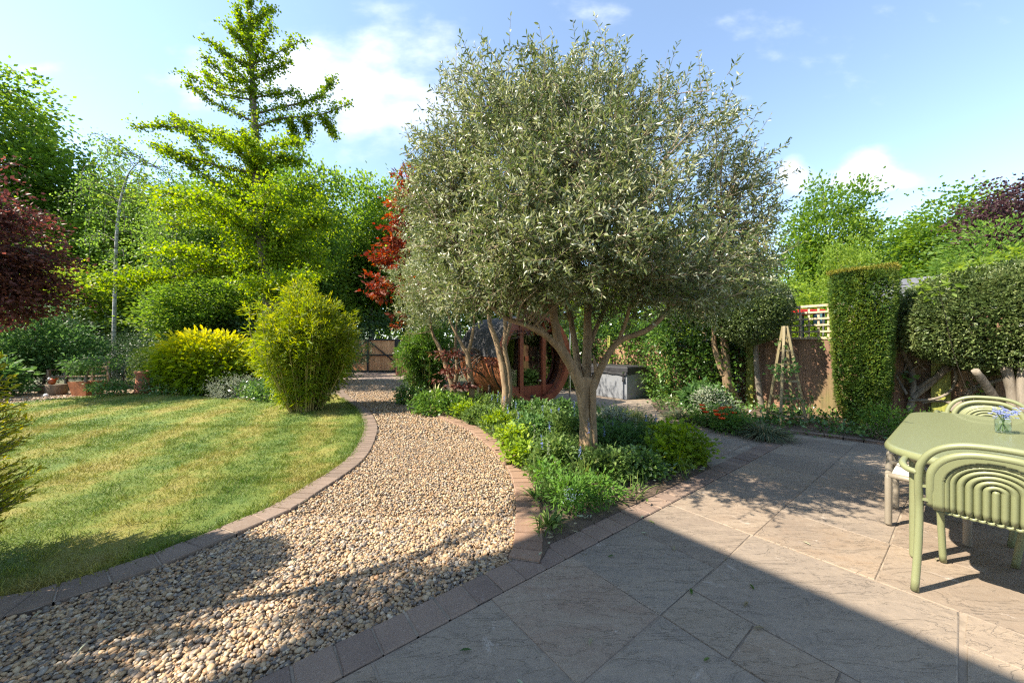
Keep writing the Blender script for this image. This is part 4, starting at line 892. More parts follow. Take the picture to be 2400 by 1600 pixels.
def clipped(name, label, base, C, size, axes, n, L, W_, leafm, shape='box', group=None, power=6, tipm=None, topn=0, taper=0, cat='clipped shrub', leafkind='leaf', rough=.035, trunk=None):
    """shorn surface: leaves on a rounded block (superellipsoid), the inside filled with larger leaves"""
    s_ = thing(name, label, cat, tuple(base), group); ax, ay = np.array((*axes[0], 0)), np.array((*axes[1], 0)); az = np.array((0, 0, 1.))
    d = rdir(n); q = d / (np.abs(d) ** power).sum(1, keepdims=True) ** (1 / power) if shape == 'box' else d
    r = 1 - np.abs(rng.normal(0, .05, n)) + np.where(rng.random(n) < .04, rng.uniform(0, .09, n), 0); q = q * r[:, None]; loc = q * size * (1 + rough / np.mean(size) * (lownoise(d, 2.5, 2) + .6 * lownoise(d, 7, 9))[:, None])
    if taper: loc[:, :2] *= (1 - taper * (.5 - .5 * q[:, 2:3]))
    P = C + loc[:, :1] * ax + loc[:, 1:2] * ay + loc[:, 2:3] * az
    Nn = np.sign(q) * np.abs(q) ** (power - 1 if shape == 'box' else 1); Nn = nrm(Nn[:, :1] * ax + Nn[:, 1:2] * ay + Nn[:, 2:3] * az)
    D = nrm(Nn * .9 + rdir(n) * .75 + (0, 0, .15)); mb = MB(); r = np.clip(.5 + .3 * lownoise(P, 3.5, 5) + rng.normal(0, .25, n), 0, 1); keep = P[:, 2] > .03
    leaves(mb, P[keep], D[keep], (L * rng.uniform(.7, 1.3, n))[keep], (W_ * rng.uniform(.8, 1.2, n))[keep], None, leafkind, r[keep], .2)
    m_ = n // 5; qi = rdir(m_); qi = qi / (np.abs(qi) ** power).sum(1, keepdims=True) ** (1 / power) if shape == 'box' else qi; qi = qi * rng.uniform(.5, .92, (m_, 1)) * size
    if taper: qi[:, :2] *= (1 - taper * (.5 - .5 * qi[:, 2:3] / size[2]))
    Pi = C + qi[:, :1] * ax + qi[:, 1:2] * ay + qi[:, 2:3] * az; leaves(mb, Pi, rdir(m_), L * 2.2, W_ * 2.6, None, 'quad', rng.uniform(0, .3, m_))  # inner leaves coloured from the dark end, painting the shade inside
    obj('foliage', mb, leafm, s_)
    if tipm and topn:
        d = rng.uniform(-1, 1, (topn, 2)); k = (np.abs(d) ** power).sum(1) < 1; d = d[k]; z = size[2] * (1 - .04 * rng.random(len(d)))
        P = C + d[:, :1] * ax * size[0] + d[:, 1:] * ay * size[1] + az * z[:, None]; mb = MB(); leaves(mb, P, np.c_[rng.normal(0, .6, (len(P), 2)), np.ones(len(P))], L, W_, None, leafkind); obj('growth_tips', mb, tipm, s_)
    if trunk:
        for pts, rr in trunk:
            mb = MB(); tube(mb, smooth_path(pts, 6), rr, 9, wob=.08); obj('trunk', mb, M['greybark'], s_)
    return s_

# ------------------------------------------------------------------ the big olive
OB = np.array((.917, 4.2, .05))
ol = thing('olive_tree', 'large grey green olive with broad crown and pale fluted trunk in the near bed', 'tree', tuple(OB))
Yd = 4.2
mb = MB(); f_ = at(1342, 868, Yd)
tube(mb, smooth_path([OB + (0, 0, -.05), OB + (.0, 0, .25), at(1347, 960, Yd), at(1341, 905, Yd), f_ + (0, 0, .02)], 6), [.092, .078, .072, .078, .095], 20, wob=.03, flute=.13)
tube(mb, smooth_path([OB + (.066, -.03, -.05), OB + (.058, -.04, .3), at(1362, 960, Yd - .05), at(1362, 890, Yd - .05), at(1368, 862, Yd)], 6), [.05, .042, .04, .042, .045], 12, wob=.06)
tube(mb, smooth_path([OB + (-.045, .05, -.05), OB + (-.045, .04, .4), at(1332, 900, Yd), at(1322, 858, Yd - .05)], 6), [.06, .05, .05, .04], 10, wob=.06)
LM = [([(1338, 905, 0), (1318, 850, -.05), (1286, 792, -.1), (1268, 700, -.1), (1255, 630, -.1), (1235, 540, 0), (1210, 430, .1), (1190, 320, .1)], [.07, .058, .045, .03, .012]),
      ([(1336, 895, 0), (1308, 835, -.12), (1270, 785, -.3), (1222, 752, -.45), (1150, 722, -.5), (1090, 650, -.5), (1040, 560, -.4)], [.05, .04, .03, .022, .01]),
      ([(1345, 890, 0), (1349, 800, .15), (1352, 700, .25), (1376, 610, .3), (1400, 500, .4), (1430, 380, .4), (1450, 280, .3)], [.062, .052, .042, .03, .01]),
      ([(1362, 890, 0), (1384, 838, -.08), (1420, 785, -.15), (1490, 755, -.25), (1545, 700, -.25), (1605, 620, -.2), (1660, 500, -.1)], [.05, .036, .03, .022, .01]),
      ([(1330, 870, .0), (1322, 800, .3), (1305, 700, .5), (1290, 600, .7), (1270, 450, .8)], [.05, .04, .03, .01]),
      ([(1349, 800, .15), (1400, 690, .5), (1470, 600, .8), (1540, 480, .9)], [.035, .026, .018, .008]),
      ([(1270, 785, -.3), (1200, 700, .1), (1130, 600, .4), (1080, 500, .6)], [.026, .02, .014, .006]),
      ([(1420, 785, -.15), (1440, 730, -.2), (1455, 650, -.5), (1470, 540, -.7), (1480, 420, -.7)], [.024, .018, .014, .006]),
      ([(1268, 700, -.1), (1330, 600, -.5), (1360, 500, -.8), (1340, 380, -.8)], [.026, .02, .014, .006])]
for pts, rr in LM: tube(mb, smooth_path([at(x, y, Yd + d) for x, y, d in pts], 6), rr, 10, wob=.07, cap=False)
# a broken stub at the fork
tube(mb, [at(1372, 875, Yd - .03), at(1368, 845, Yd - .06), at(1362, 815, Yd - .07)], [.028, .022, .014], 8, wob=.1)
obj('trunk', mb, M['olivebark'], ol)
s_ = Yd / 798.7 * .90
def ob_(x, y, dY, rx, ry, rz, w=1): c = at(1345 + (x - 1345) * .92, 560 + (y - 560) * .85 + 4, Yd + dY); ry *= .9; return (*c, rx * s_, ry, rz * s_, w)
OBL = [ob_(1190, 420, .1, 235, 1.35, 275, 1.25), ob_(1330, 330, .3, 190, 1.2, 215, .9), ob_(1545, 420, .25, 190, 1.25, 255, .48), ob_(1080, 590, .0, 135, 1.0, 140, 1.25), ob_(1190, 640, -.2, 150, .9, 110, 1.1),
       ob_(1640, 590, .1, 130, 1.0, 150, .75), ob_(1400, 570, -.3, 190, 1.2, 175, .85), ob_(1690, 500, .1, 80, .8, 140, .7)]
OBL += [(*at(1150, 690, 3.6), .75, .75, .30, 1.5), (*at(1330, 610, 3.15), .9, .75, .42, 1.2), (*at(1540, 640, 3.3), .75, .8, .40, .8), (*at(1500, 700, 4.0), .9, .8, .28, 1.3), (*at(1230, 700, 4.6), .9, .8, .3, 1.3), (*at(1640, 680, 4.4), .6, .6, .3, 1.2), (*at(1020, 470, 4.3), .42, .8, .7, 1.2), (*at(1650, 440, 4.3), .34, .7, .5, .5), (*at(1230, 520, 2.95), .62, .5, .5, 1.0), (*at(1470, 530, 3.0), .62, .5, .5, .6), (*at(1350, 400, 3.1), .7, .5, .45, .9), (*at(1665, 610, 4.3), .40, .7, .5, 1.2)]
C, O = clumps(OBL, 12000, .54, .16, 4)
gap = np.linalg.norm((C - at(1560, 520, Yd)) / (.55, 3, .65), axis=1); C, O = C[(gap > 1) | (rng.random(len(C)) < .3)], O[(gap > 1) | (rng.random(len(C)) < .30)][:0] if False else O[:0]
k_ = rng.random(0)
cc = sum(np.array(b[:3]) for b in OBL[:3]) / 3; O = nrm(C - cc - (0, 0, -.5))
k = C[:, 2] > 1.86 + .22 * lownoise(C, 1.5, 8); C, O = C[k], O[k]
ns = len(C); SDv = nrm(O * .55 + rng.normal(size=(ns, 3)) * .55 + np.array((0, 0, .42))); SL = rng.uniform(.14, .34, ns)
up_ = C[:, 2] > np.array([3.7]); topk = np.where(up_ & (rng.random(ns) < .06))[0]; SL[topk] = rng.uniform(.32, .52, len(topk)); SDv[topk] = nrm(np.c_[rng.normal(0, .16, (len(topk), 2)), np.ones(len(topk))])
mt = MB(); twigs(mt, C, C + SDv * SL[:, None], .0035, .0012)
# twigs that tie the shoots to the limbs
LP = np.concatenate([np.array(smooth_path([at(x, y, Yd + d) for x, y, d in pts], 6))[4:] for pts, _ in LM])
for i in rng.choice(ns, 900, replace=False):
    j = np.argmin(np.linalg.norm(LP - C[i], axis=1) + .35 * np.maximum(LP[:, 2] - C[i][2], 0)); a = LP[j]; e = C[i]; m_ = (a + e) / 2 + rng.normal(0, .08, 3) + (0, 0, .05)
    tube(mt, smooth_path([a, m_, e], 4), [.011, .006, .003], 4, cap=False)
obj('twigs', mt, M['twig'], ol)
ml = MB(); per = 15; n = ns * per; tt = np.tile(np.linspace(.12, 1.0, per), ns); sgn = np.tile(np.array([1, -1] * 8)[:per], ns)
A = np.repeat(C, per, 0); Dv = np.repeat(SDv, per, 0); Lg = np.repeat(SL, per); P = A + Dv * (Lg * tt)[:, None]
keep = rng.random(n) < np.where(np.repeat(SL, per) > .4, .8, .92)
sx_ = nrm(np.cross(Dv, np.repeat(rdir(ns), per, 0))); sy_ = np.cross(Dv, sx_); ang = (np.arange(n) % 4 // 2) * 1.5708 + np.repeat(rng.uniform(0, 6.28, ns), per)
sidev = (sx_ * np.cos(ang)[:, None] + sy_ * np.sin(ang)[:, None]) * sgn[:, None]
LD = nrm(Dv * .62 + sidev * .8 + rng.normal(size=(n, 3)) * .22 + np.array((0, 0, -.08))); lr = np.clip(np.repeat(rng.normal(.42, .22, ns), per) + rng.normal(0, .27, n), 0, 1)
leaves(ml, P[keep], LD[keep], (rng.uniform(.042, .078, n) * (1.15 - .35 * tt))[keep], rng.uniform(.012, .0185, n)[keep], None, 'lance', lr[keep], .18)
obj('crown', ml, M['olive'], ol)

# ------------------------------------------------------------------ smaller olives behind
def olive(label, pts_list, blobs, nshoot, group):
    b = np.array(pts_list[0][0][0]); t_ = thing('olive_tree', label, 'tree', tuple(b), group); mb = MB(); ends = []
    for pts, rr in pts_list: tube(mb, smooth_path(pts, 6), rr, 12, wob=.06, cap=False); ends += [np.array(p) for p in pts[len(pts) // 2:]]
    C, O = clumps(blobs, nshoot, .5, .2, 3); E = np.array(ends)
    for i in rng.choice(len(C), min(70, len(C)), replace=False):
        a = E[np.argmin(np.linalg.norm(E - C[i], axis=1))]; tube(mb, smooth_path([a, (a + C[i]) / 2 + rng.normal(0, .06, 3), C[i]], 3), [.014, .007, .003], 5, cap=False)
    obj('trunk', mb, M['olivebark'], t_); ml = MB(); ns = len(C); per = 11; n = ns * per
    D = nrm(O * .6 + rng.normal(size=(ns, 3)) * .6 + (0, 0, .25)); SL = rng.uniform(.14, .3, ns); tt = np.tile(np.linspace(.1, 1, per), ns); Dv = np.repeat(D, per, 0)
    P = np.repeat(C, per, 0) + Dv * (np.repeat(SL, per) * tt)[:, None]; LD = nrm(Dv * .5 + rdir(n) * .85)
    leaves(ml, P, LD, rng.uniform(.05, .085, n), rng.uniform(.015, .023, n), None, 'leaf', np.clip(np.repeat(rng.normal(.5, .2, ns), per) + rng.normal(0, .25, n), 0, 1), .2); obj('crown', ml, M['olive'], t_)
def px3(L, Y): return [at(x, y, Y + (q[0] if q else 0)) for x, y, *q in L]
G_ = 'olive trees along the gravel path'
a1 = np.array((-.13, 6.56, .05)); Y1 = 6.56
olive('slender olive with pale knobbly trunk forking in three, in front of the sauna', [([a1] + px3([(1162, 905), (1160, 880), (1153, 830)], Y1), [.085, .075, .068, .062]), ([a1 + (0.04, 0, 0.2)] + px3([(1170, 890), (1166, 840), (1158, 790), (1172, 740), (1180, 660)], Y1), [.07, .05, .045, .02]),
    (px3([(1155, 850), (1142, 790), (1126, 745), (1118, 690), (1090, 620)], Y1), [.06, .05, .036, .012]), (px3([(1158, 800), (1160, 740), (1150, 690), (1140, 600)], Y1), [.045, .03, .012])],
    [(*at(1150, 610, Y1), 1.0, .9, .75), (*at(1060, 600, Y1), .7, .8, .75)], 1000, G_)
a2 = np.array((-.85, 7.4, .05)); Y2 = 7.4
olive('slim olive stem left of the sauna with a single low fork', [([a2] + px3([(1082, 880), (1076, 830), (1072, 800)], Y2), [.075, .065, .06, .05]), (px3([(1074, 815), (1055, 780), (1035, 740), (1010, 660)], Y2), [.045, .035, .02, .01]), (px3([(1074, 815), (1085, 770), (1090, 720), (1100, 620)], Y2), [.045, .035, .02, .01])],
    [(*at(1060, 640, Y2), .85, .8, .75), (*at(985, 660, Y2), .65, .8, .75)], 950, G_)
a3 = np.array((-1.35, 8.27, .05)); Y3 = 8.27
olive('olive with two leaning stems nearest the gravel path', [([a3] + px3([(1042, 895), (1028, 850), (1010, 800), (992, 760), (985, 690)], Y3), [.085, .07, .06, .045, .03, .012]), (px3([(1040, 900), (1050, 850), (1046, 790), (1052, 700)], Y3), [.06, .05, .035, .012])],
    [(*at(985, 660, Y3), .85, .9, .95), (*at(1010, 560, Y3), .8, .9, .9), (*at(960, 720, Y3), .5, .6, .5)], 1300, G_)
a4 = np.array((5.0, 7.72, .05)); Y4 = 7.6
olive('olive with straight mottled trunk in front of the ivy covered fence', [([a4] + px3([(1672, 880), (1664, 800), (1662, 720), (1655, 640)], Y4), [.12, .10, .09, .07, .04]), (px3([(1662, 860), (1642, 800), (1636, 740), (1600, 660)], Y4), [.07, .055, .04, .012])],
    [(*at(1640, 640, Y4), 1.25, 1.0, .8), (*at(1540, 660, Y4), .8, .9, .5)], 1300, G_)
a5 = np.array(at(1622, 880, 9.2)); a5[2] = .05
olive('slim grey stem standing in the ivy behind the hot tub', [([a5] + px3([(1622, 830), (1617, 760), (1610, 650)], 9.2), [.07, .06, .05, .02])], [(*at(1600, 620, 9.2), .9, .9, .8)], 400, G_)

# ------------------------------------------------------------------ ginkgo
GY = 12.0
gk = thing('ginkgo_tree', 'tall yellow green ginkgo with bare spreading branches and a pointed top', 'tree', (*at(622, 700, GY)[:2], 0))
tr_ = px3([(626, 900), (622, 720), (613, 640), (606, 580), (598, 500), (592, 430), (588, 330), (582, 230), (577, 120), (573, 40), (570, -60)], GY); tr_[0][2] = 0
mb = MB(); tube(mb, smooth_path(tr_, 6), [.24, .20, .18, .15, .12, .085, .05, .015], 12, wob=.05)
BR = [([(632, 720), (632, 640), (624, 585)], .13), ([(604, 560), (616, 470), (608, 410), (590, 370), (570, 330), (556, 300)], .08),
      ([(577, 150), (535, 135), (468, 88)], .03), ([(579, 190), (520, 175), (462, 125)], .035), ([(580, 215), (500, 195), (470, 165)], .03), ([(581, 230), (510, 215), (420, 165)], .035), ([(584, 280), (500, 240), (430, 190)], .035),
      ([(588, 330), (480, 300), (400, 292), (310, 292)], .05), ([(590, 350), (500, 330), (420, 300), (400, 262)], .04), ([(592, 400), (480, 375), (352, 335)], .05), ([(594, 440), (520, 400), (460, 340), (430, 290)], .05),
      ([(600, 480), (520, 440), (440, 380), (380, 340)], .05), ([(602, 490), (500, 470), (420, 470), (370, 480)], .05), ([(606, 590), (560, 520), (480, 500), (390, 520)], .06),
      ([(616, 640), (520, 610), (400, 635), (300, 640), (228, 652)], .06), ([(614, 630), (540, 590), (450, 580), (370, 580)], .05), ([(610, 600), (650, 540), (700, 520), (740, 500)], .05), ([(602, 520), (650, 470), (700, 440), (725, 430)], .045),
      ([(577, 150), (630, 125), (695, 92)], .03), ([(579, 185), (620, 165), (668, 140)], .028), ([(581, 225), (640, 215), (690, 215)], .03), ([(585, 262), (640, 248), (720, 228), (748, 205), (765, 183)], .04), ([(586, 292), (650, 272), (730, 265), (800, 240)], .045),
      ([(690, 268), (705, 290), (708, 318)], .014), ([(735, 262), (755, 285), (766, 314)], .014), ([(660, 272), (676, 300), (680, 330)], .014), ([(590, 345), (640, 330), (688, 325)], .032), ([(594, 420), (640, 370), (690, 375)], .035), ([(575, 70), (600, 40), (625, 20)], .02), ([(575, 90), (550, 50), (545, 10)], .02), ([(578, 160), (600, 110), (620, 60)], .022), ([(577, 130), (545, 85), (530, 70)], .02), ([(580, 230), (560, 180), (520, 140)], .022)]
GP = [np.array(smooth_path(tr_, 6))[24:]] * 3; GW = [np.full(len(GP[0]), .6)]
for pts, r0 in BR:
    dy = rng.uniform(-1.1, 1.1) if r0 < .1 else .1
    P = np.array(smooth_path([at(x, y, GY + dy * k / (len(pts) - 1)) for k, (x, y) in enumerate(pts)], 8)); tube(mb, P, [r0, r0 * .6, r0 * .25], 7, wob=.06, cap=False); GP.append(P[3:]); GW.append(np.full(len(P) - 3, 1.0))
# mirrored boughs give the crown its depth
for k in range(26):
    z_ = rng.uniform(2.2, 8.2); y_p = 796.7 - (z_ - HC) * 798.7 / GY; L_ = np.interp(z_, [2, 5, 9.5], [4.2, 3.4, 1.6]) * rng.uniform(.5, .95); a = rng.uniform(0, 6.28); sgn_ = 1 if rng.random() < .5 else -1
    xb = np.interp(y_p, [0, 120, 230, 330, 430, 500, 580, 640, 720], [572, 577, 582, 588, 592, 598, 606, 613, 622]); b = at(xb, y_p, GY); d = np.array((math.cos(a) * .8, math.sin(a), rng.uniform(.0, .35)))
    P = np.array(smooth_path([b, b + d * L_ * .5 + (0, 0, .1 * L_), b + d * L_ + (0, 0, .05 * L_)], 7)); tube(mb, P, [.04, .02, .008], 6, cap=False); GP.append(P[2:]); GW.append(np.full(len(P) - 2, 1.0))
# short side spurs
GPc = np.concatenate(GP); n = 2000; i_ = rng.integers(0, len(GPc), n); sd_ = nrm(rng.normal(size=(n, 3)) * (1, 1, .55) + (0, 0, .1)); SLg = rng.uniform(.06, .6, n) * np.where(GPc[i_][:, 2] > 7, .6, 1.0); A = GPc[i_]; B = A + sd_ * SLg[:, None]
twigs(mb, A, B, .012, .004); obj('trunk', mb, M['bark'], gk)
PT = np.concatenate([A + (B - A) * q for q in (.35, .7, 1.0)] + [GPc, GPc]); low = PT[:, 2]
ml = MB(); per = 5; n = len(PT) * per; P = np.repeat(PT, per, 0) + rng.normal(0, .06, (n, 3)); leaves(ml, P, rdir(n) + (0, 0, -.1), rng.uniform(.055, .10, n), rng.uniform(.055, .095, n), nrm(rdir(n) * .8 + (-.2, -.1, .6)), 'quad', np.clip(np.repeat(rng.random(len(PT)), per) * .6 + rng.random(n) * .4, 0, 1))
k = rng.random(len(low)) < np.clip((8.6 - low) / 3.5, 0, 1); PT2 = PT[k]; n = len(PT2) * 9; P = np.repeat(PT2, 9, 0) + rng.normal(0, .25, (n, 3)) * (1, 1, .45); leaves(ml, P, rdir(n), rng.uniform(.055, .10, n), rng.uniform(.055, .095, n), nrm(rdir(n) * .8 + (-.2, -.1, .6)), 'quad')
obj('crown', ml, M['ginkgo'], gk)

# ------------------------------------------------------------------ bamboo
def bamboo(label, base, top, spread, ncane, nleaf, rb, lean=(0, 0), leafm='bamboo', Ls=(.08, .16), p=.6):
    t_ = thing('bamboo', label, 'bamboo', (*base, .02)); b3 = np.array((*base, .0)); mb = MB(); tips = []
    for k in range(ncane):
        a = rng.uniform(0, 6.28); r_ = math.sqrt(rng.random()); h = top * rng.uniform(.66, 1.0) * (1 - .30 * r_ * r_); o0 = np.array((math.cos(a), math.sin(a), 0)) * rb * r_; o1 = np.array((math.cos(a), math.sin(a), 0)) * spread * r_ ** .9 * rng.uniform(.68, 1.2) * (1 + .16 * math.sin(a * 3 + 1) + .1 * math.sin(a * 5)) + np.array((*lean, 0)) * rng.random()
        pts = smooth_path([b3 + o0, b3 + o0 + (o1 - o0) * .55 + (0, 0, h * .36), b3 + o0 + (o1 - o0) * 1.0 + (0, 0, h * .70), b3 + o1 * rng.uniform(.82, 1.12) + (0, 0, h * (1 - .08 * rng.random()))], 6); tube(mb, pts, [.011, .008, .003], 5, cap=False); tips.append(np.array(pts))
    obj('canes', mb, M['cane'], t_); T = np.array(tips); ml = MB(); m_ = nleaf // 8; ci = rng.integers(0, ncane, m_); tq = rng.random(m_) ** p * .93 + .07; idx = np.clip((tq * (T.shape[1] - 1)), 0, T.shape[1] - 1.001); i0 = idx.astype(int); fr = (idx - i0)[:, None]
    P0 = T[ci, i0] * (1 - fr) + T[ci, i0 + 1] * fr; side = nrm(rng.normal(size=(m_, 3)) * (1, 1, .35)); P0 = P0 + side * (.02 + .34 * rng.random(m_) ** 1.6)[:, None] * (.6 + .4 * tq[:, None]); c = b3 + (0, 0, top * .5); O = nrm(P0 - c)
    P = np.repeat(P0, 8, 0) + rng.normal(0, .035, (m_ * 8, 3)); D = nrm(np.repeat(nrm(side + O * .8 + (0, 0, .1)), 8, 0) + rng.normal(size=(m_ * 8, 3)) * .6); hz = (P[:, 2] / top); r = np.clip(.5 * np.repeat(rng.random(m_), 8) + .3 * rng.random(m_ * 8) + .25 * (hz - .4), 0, 1)
    P[:, 2] = np.maximum(P[:, 2], .03)
    leaves(ml, P, D, rng.uniform(*Ls, m_ * 8), rng.uniform(.016, .026, m_ * 8), None, 'leaf', r, .15); obj('foliage', ml, M[leafm], t_); return t_
bamboo('big yellow green bamboo clump fanning up from the lawn edge by the gravel path', g(715, 962), 2.95, .76, 150, 46000, .34)
bamboo('tall thin yellow bamboo standing left behind the big clump', (-7.3, 10.9), 2.3, .75, 40, 7000, .25)
bamboo('bushy green bamboo hedge at the right edge of the gravel path', (-2.25, 9.2), 2.4, .6, 70, 16000, .35, leafm='laurel')

# ------------------------------------------------------------------ red maples
tree('red_maple', 'bright red Japanese maple showing left of the olive crown', 'tree', (-2.3, 10.2, 0), [(-2.3, 10.2, 0), (-2.25, 10.1, 1.2), (-2.3, 10.1, 2.4), (-2.2, 10.1, 3.4)], [.10, .08, .06, .04],
     [(*at(915, 560, 9.6), .42, .7, .8), (*at(930, 470, 9.6), .34, .6, .95), (*at(888, 600, 9.6), .36, .5, .3), (*at(872, 665, 9.4), .36, .5, .32), (*at(925, 735, 9.2), .42, .5, .24), (*at(950, 640, 9.6), .5, .7, .9), (*at(942, 410, 9.6), .14, .3, .35)], 170, 24, .10, .13, .075, M['red'], M['bark'], nl=16, kind='quad', flat=.35, droop=.35, shell=.2)
tree('wine_maple', 'small wine red maple with layered drooping sprays among the olive stems', 'tree', (-.55, 7.9, .05), [(-.55, 7.9, .05), (-.5, 7.9, .6), (-.6, 7.85, 1.2)], [.045, .035, .03],
     [(*at(1040, 815, 7.6), .45, .4, .10), (*at(1045, 850, 7.3), .4, .4, .08), (*at(1015, 868, 7.4), .22, .3, .08), (*at(1065, 885, 7.3), .42, .3, .09), (*at(1130, 830, 7.3), .4, .3, .09), (*at(1000, 780, 7.6), .16, .2, .14), (*at(1220, 760, 7.0), .3, .3, .12)], 44, 17, .075, .085, .045, M['redpurple'], M['bark'], nl=18, kind='quad', flat=.3, droop=.4, shell=.1)
tree('purple_maple', 'dark purple leaved maple leaning in at the left edge behind the lawn', 'tree', (-13.2, 8.6, 0), [(-13.2, 8.6, 0), (-13.1, 8.6, 1.4), (-12.8, 8.5, 2.6), (-12.6, 8.5, 3.8)], [.14, .11, .09, .05],
     [(*at(-30, 580, 8.4), 1.0, 1.3, 1.15), (*at(10, 650, 8.6), .85, 1.2, .8), (*at(45, 700, 8.8), .65, 1.0, .55), (*at(-60, 480, 8.6), .9, 1.0, .8), (*at(15, 500, 8.6), .5, .6, .4), (*at(5, 415, 8.6), .16, .4, .14), (*at(0, 368, 8.6), .2, .4, .09)], 720, 24, .17, .10, .06, M['purple'], M['bark'], nl=20, flat=.4, droop=.2, shell=.3, lump=.45)

# ------------------------------------------------------------------ trees beyond the garden
GW_ = 'woodland trees beyond the lawn'
def wtree(key, lm, bark, blobs, nc, per, spread, L, W_, trunk, tr, nl=12, **k):
    return tree(k.pop('name', 'broadleaf_tree'), k.pop('label'), 'tree', k.pop('base', (0, 0, 0)), trunk, tr, blobs, nc, per, spread, L, W_, M[lm], M[bark], k.pop('group', None), nl, **k)
pA = wtree('A', 'wood', 'greybark', [(0, 0, 8.2, 3.0, 3.0, 3.6), (-1.4, .3, 6.2, 2.4, 2.4, 2.4), (1.6, -.3, 5.8, 2.3, 2.4, 2.4), (.3, .2, 4.0, 2.6, 2.6, 1.6, .7)], 620, 40, .44, .21, .16, [(0, 0, 0), (.1, 0, 2.5), (0, .1, 5), (.1, 0, 8)], [.26, .2, .15, .08], 22, base=(0, 0, 0), label='tall mid green tree with rounded top between the ginkgo and the gate', group=GW_, shell=.45, lump=.3)
pB = wtree('B', 'woodlight', 'bark', [(0, 0, 7.4, 2.7, 2.7, 4.0), (1.0, .2, 5.4, 2.4, 2.4, 2.4), (-1.2, -.3, 4.6, 2.2, 2.4, 2.2), (0, 0, 2.8, 2.2, 2.2, 1.4, .6)], 560, 40, .42, .20, .155, [(0, 0, 0), (-.1, 0, 2.2), (.1, .1, 4.4), (0, 0, 7.4)], [.22, .17, .13, .06], 22, base=(0, 0, 0), label='x', group=GW_, shell=.45, lump=.34, seed=5)
pC = wtree('C', 'birch', 'greybark', [(0, 0, 7.0, 1.8, 1.8, 3.6), (.4, 0, 4.4, 1.9, 1.9, 2.4)], 330, 30, .36, .12, .09, [(0, 0, 0), (.05, 0, 3), (0, 0, 6), (.1, 0, 9)], [.13, .1, .07, .03], 18, base=(0, 0, 0), label='x', group=GW_, shell=.2, lump=.3, droop=.6)
def place(p, px, Y, topy, label, rz, first=False, wid=1.0, hh=11.8):
    x = (px - 1176) / 798.7 * Y; s = (HC + (796.7 - topy) / 798.7 * Y) / hh
    if first: p.location = (x, Y, 0); p.rotation_euler = (0, 0, rz); p.scale = (s * wid, s * wid, s); p['label'] = label; return p
    return dup(p, (x, Y, 0), rz, (s * wid, s * wid, s), label, GW_)
place(pA, 850, 24, 425, 'mid green tree with rounded top directly behind the wooden gate', .4, True, .85)
place(pB, 330, 21, 385, 'pale green tree left of the ginkgo with a lumpy top', 1.0, True, .9, 11.6)
place(pC, 395, 17.5, 420, 'airy thin leaved tree beside the white birch trunk', .3, True, 1.0, 10.8)
place(pA, 690, 19, 375, 'dense tree filling the gap right of the ginkgo trunk', 2.2, wid=.85)
place(pB, 770, 25, 490, 'lower pale tree between the ginkgo and the gate', 3.2, hh=11.6)
place(pA, 205, 22, 378, 'tall tree with broad crown left of the birch', 4.0, wid=.95)
place(pB, 120, 19, 470, 'pale bushy tree behind the purple maple', 5.1, wid=1.1, hh=11.6)
place(pA, 930, 27, 440, 'distant tree just left of the olive crown', 1.5, wid=.9)
place(pC, 480, 20, 440, 'feathery tree behind the ginkgo branches at left', 2.0, hh=10.8, wid=1.3)
place(pA, 560, 23, 420, 'dark tree standing behind the ginkgo trunk', 5.5, wid=1.1)
place(pA, 20, 24, 430, 'far mid green tree at the left edge of the wood', 3.0, wid=1.2)
place(pA, 1050, 25, 470, 'green tree hidden behind the left half of the olive crown', .9, wid=1.2)
place(pB, 1380, 21, 600, 'bright tree glimpsed under the olive crown above the hot tub', 2.9, wid=1.4, hh=11.6)
place(pA, 1250, 24, 600, 'low green tree glimpsed behind the sauna roof', 2.4, wid=1.5)
place(pB, 1560, 20, 640, 'pale green tree glimpsed right of the olive trunk', .2, wid=1.3, hh=11.6)
place(pB, 175, 17, 590, 'low bright tree in front of the wood left of the birch trunk', .7, wid=1.6, hh=11.6)
place(pA, 470, 17, 640, 'low mid green tree under the ginkgo boughs', 1.7, wid=1.7)
place(pB, 720, 22, 520, 'pale tree behind the big bamboo clump', 2.7, wid=1.2, hh=11.6)
place(pA, 1905, 15, 432, 'light tree with wind swept branches right of the olive crown', .6, wid=.8)
place(pB, 1955, 12.2, 525, 'yellow green young tree behind the clipped yew column', 1.9, wid=.62, hh=11.6)
place(pA, 2180, 18, 470, 'broad dark green tree behind the shed roof', 3.3, wid=1.15)
place(pA, 2060, 20, 520, 'rounded green tree between the yew column and the shed roof', 5.0, wid=1.2)
place(pA, 2330, 17, 455, 'green tree in front of the copper beech', 1.1, wid=.9)
place(pB, 1840, 11.5, 640, 'low light green tree behind the trellis', 4.4, wid=1.2, hh=11.6)
place(pB, 2230, 11.5, 600, 'pale green bush tree rising behind the clipped holly', 3.9, wid=1.2, hh=11.6)
tree('copper_beech', 'dark purple copper beech at the right edge of the sky', 'tree', (22.5, 14.5, 0), [(22.5, 14.5, 0), (22.4, 14.5, 3), (22.3, 14.4, 6)], [.3, .24, .15],
     [(*at(2400, 490, 14), 2.2, 2.2, 1.6), (*at(2345, 520, 14), 1.25, 1.6, 1.2), (*at(2420, 430, 14), 1.2, 1.6, 1.0), (*at(2400, 580, 14), 1.8, 2, 1.5)], 620, 26, .26, .12, .09, M['beech'], M['bark'], nl=14, flat=.5, droop=.4)
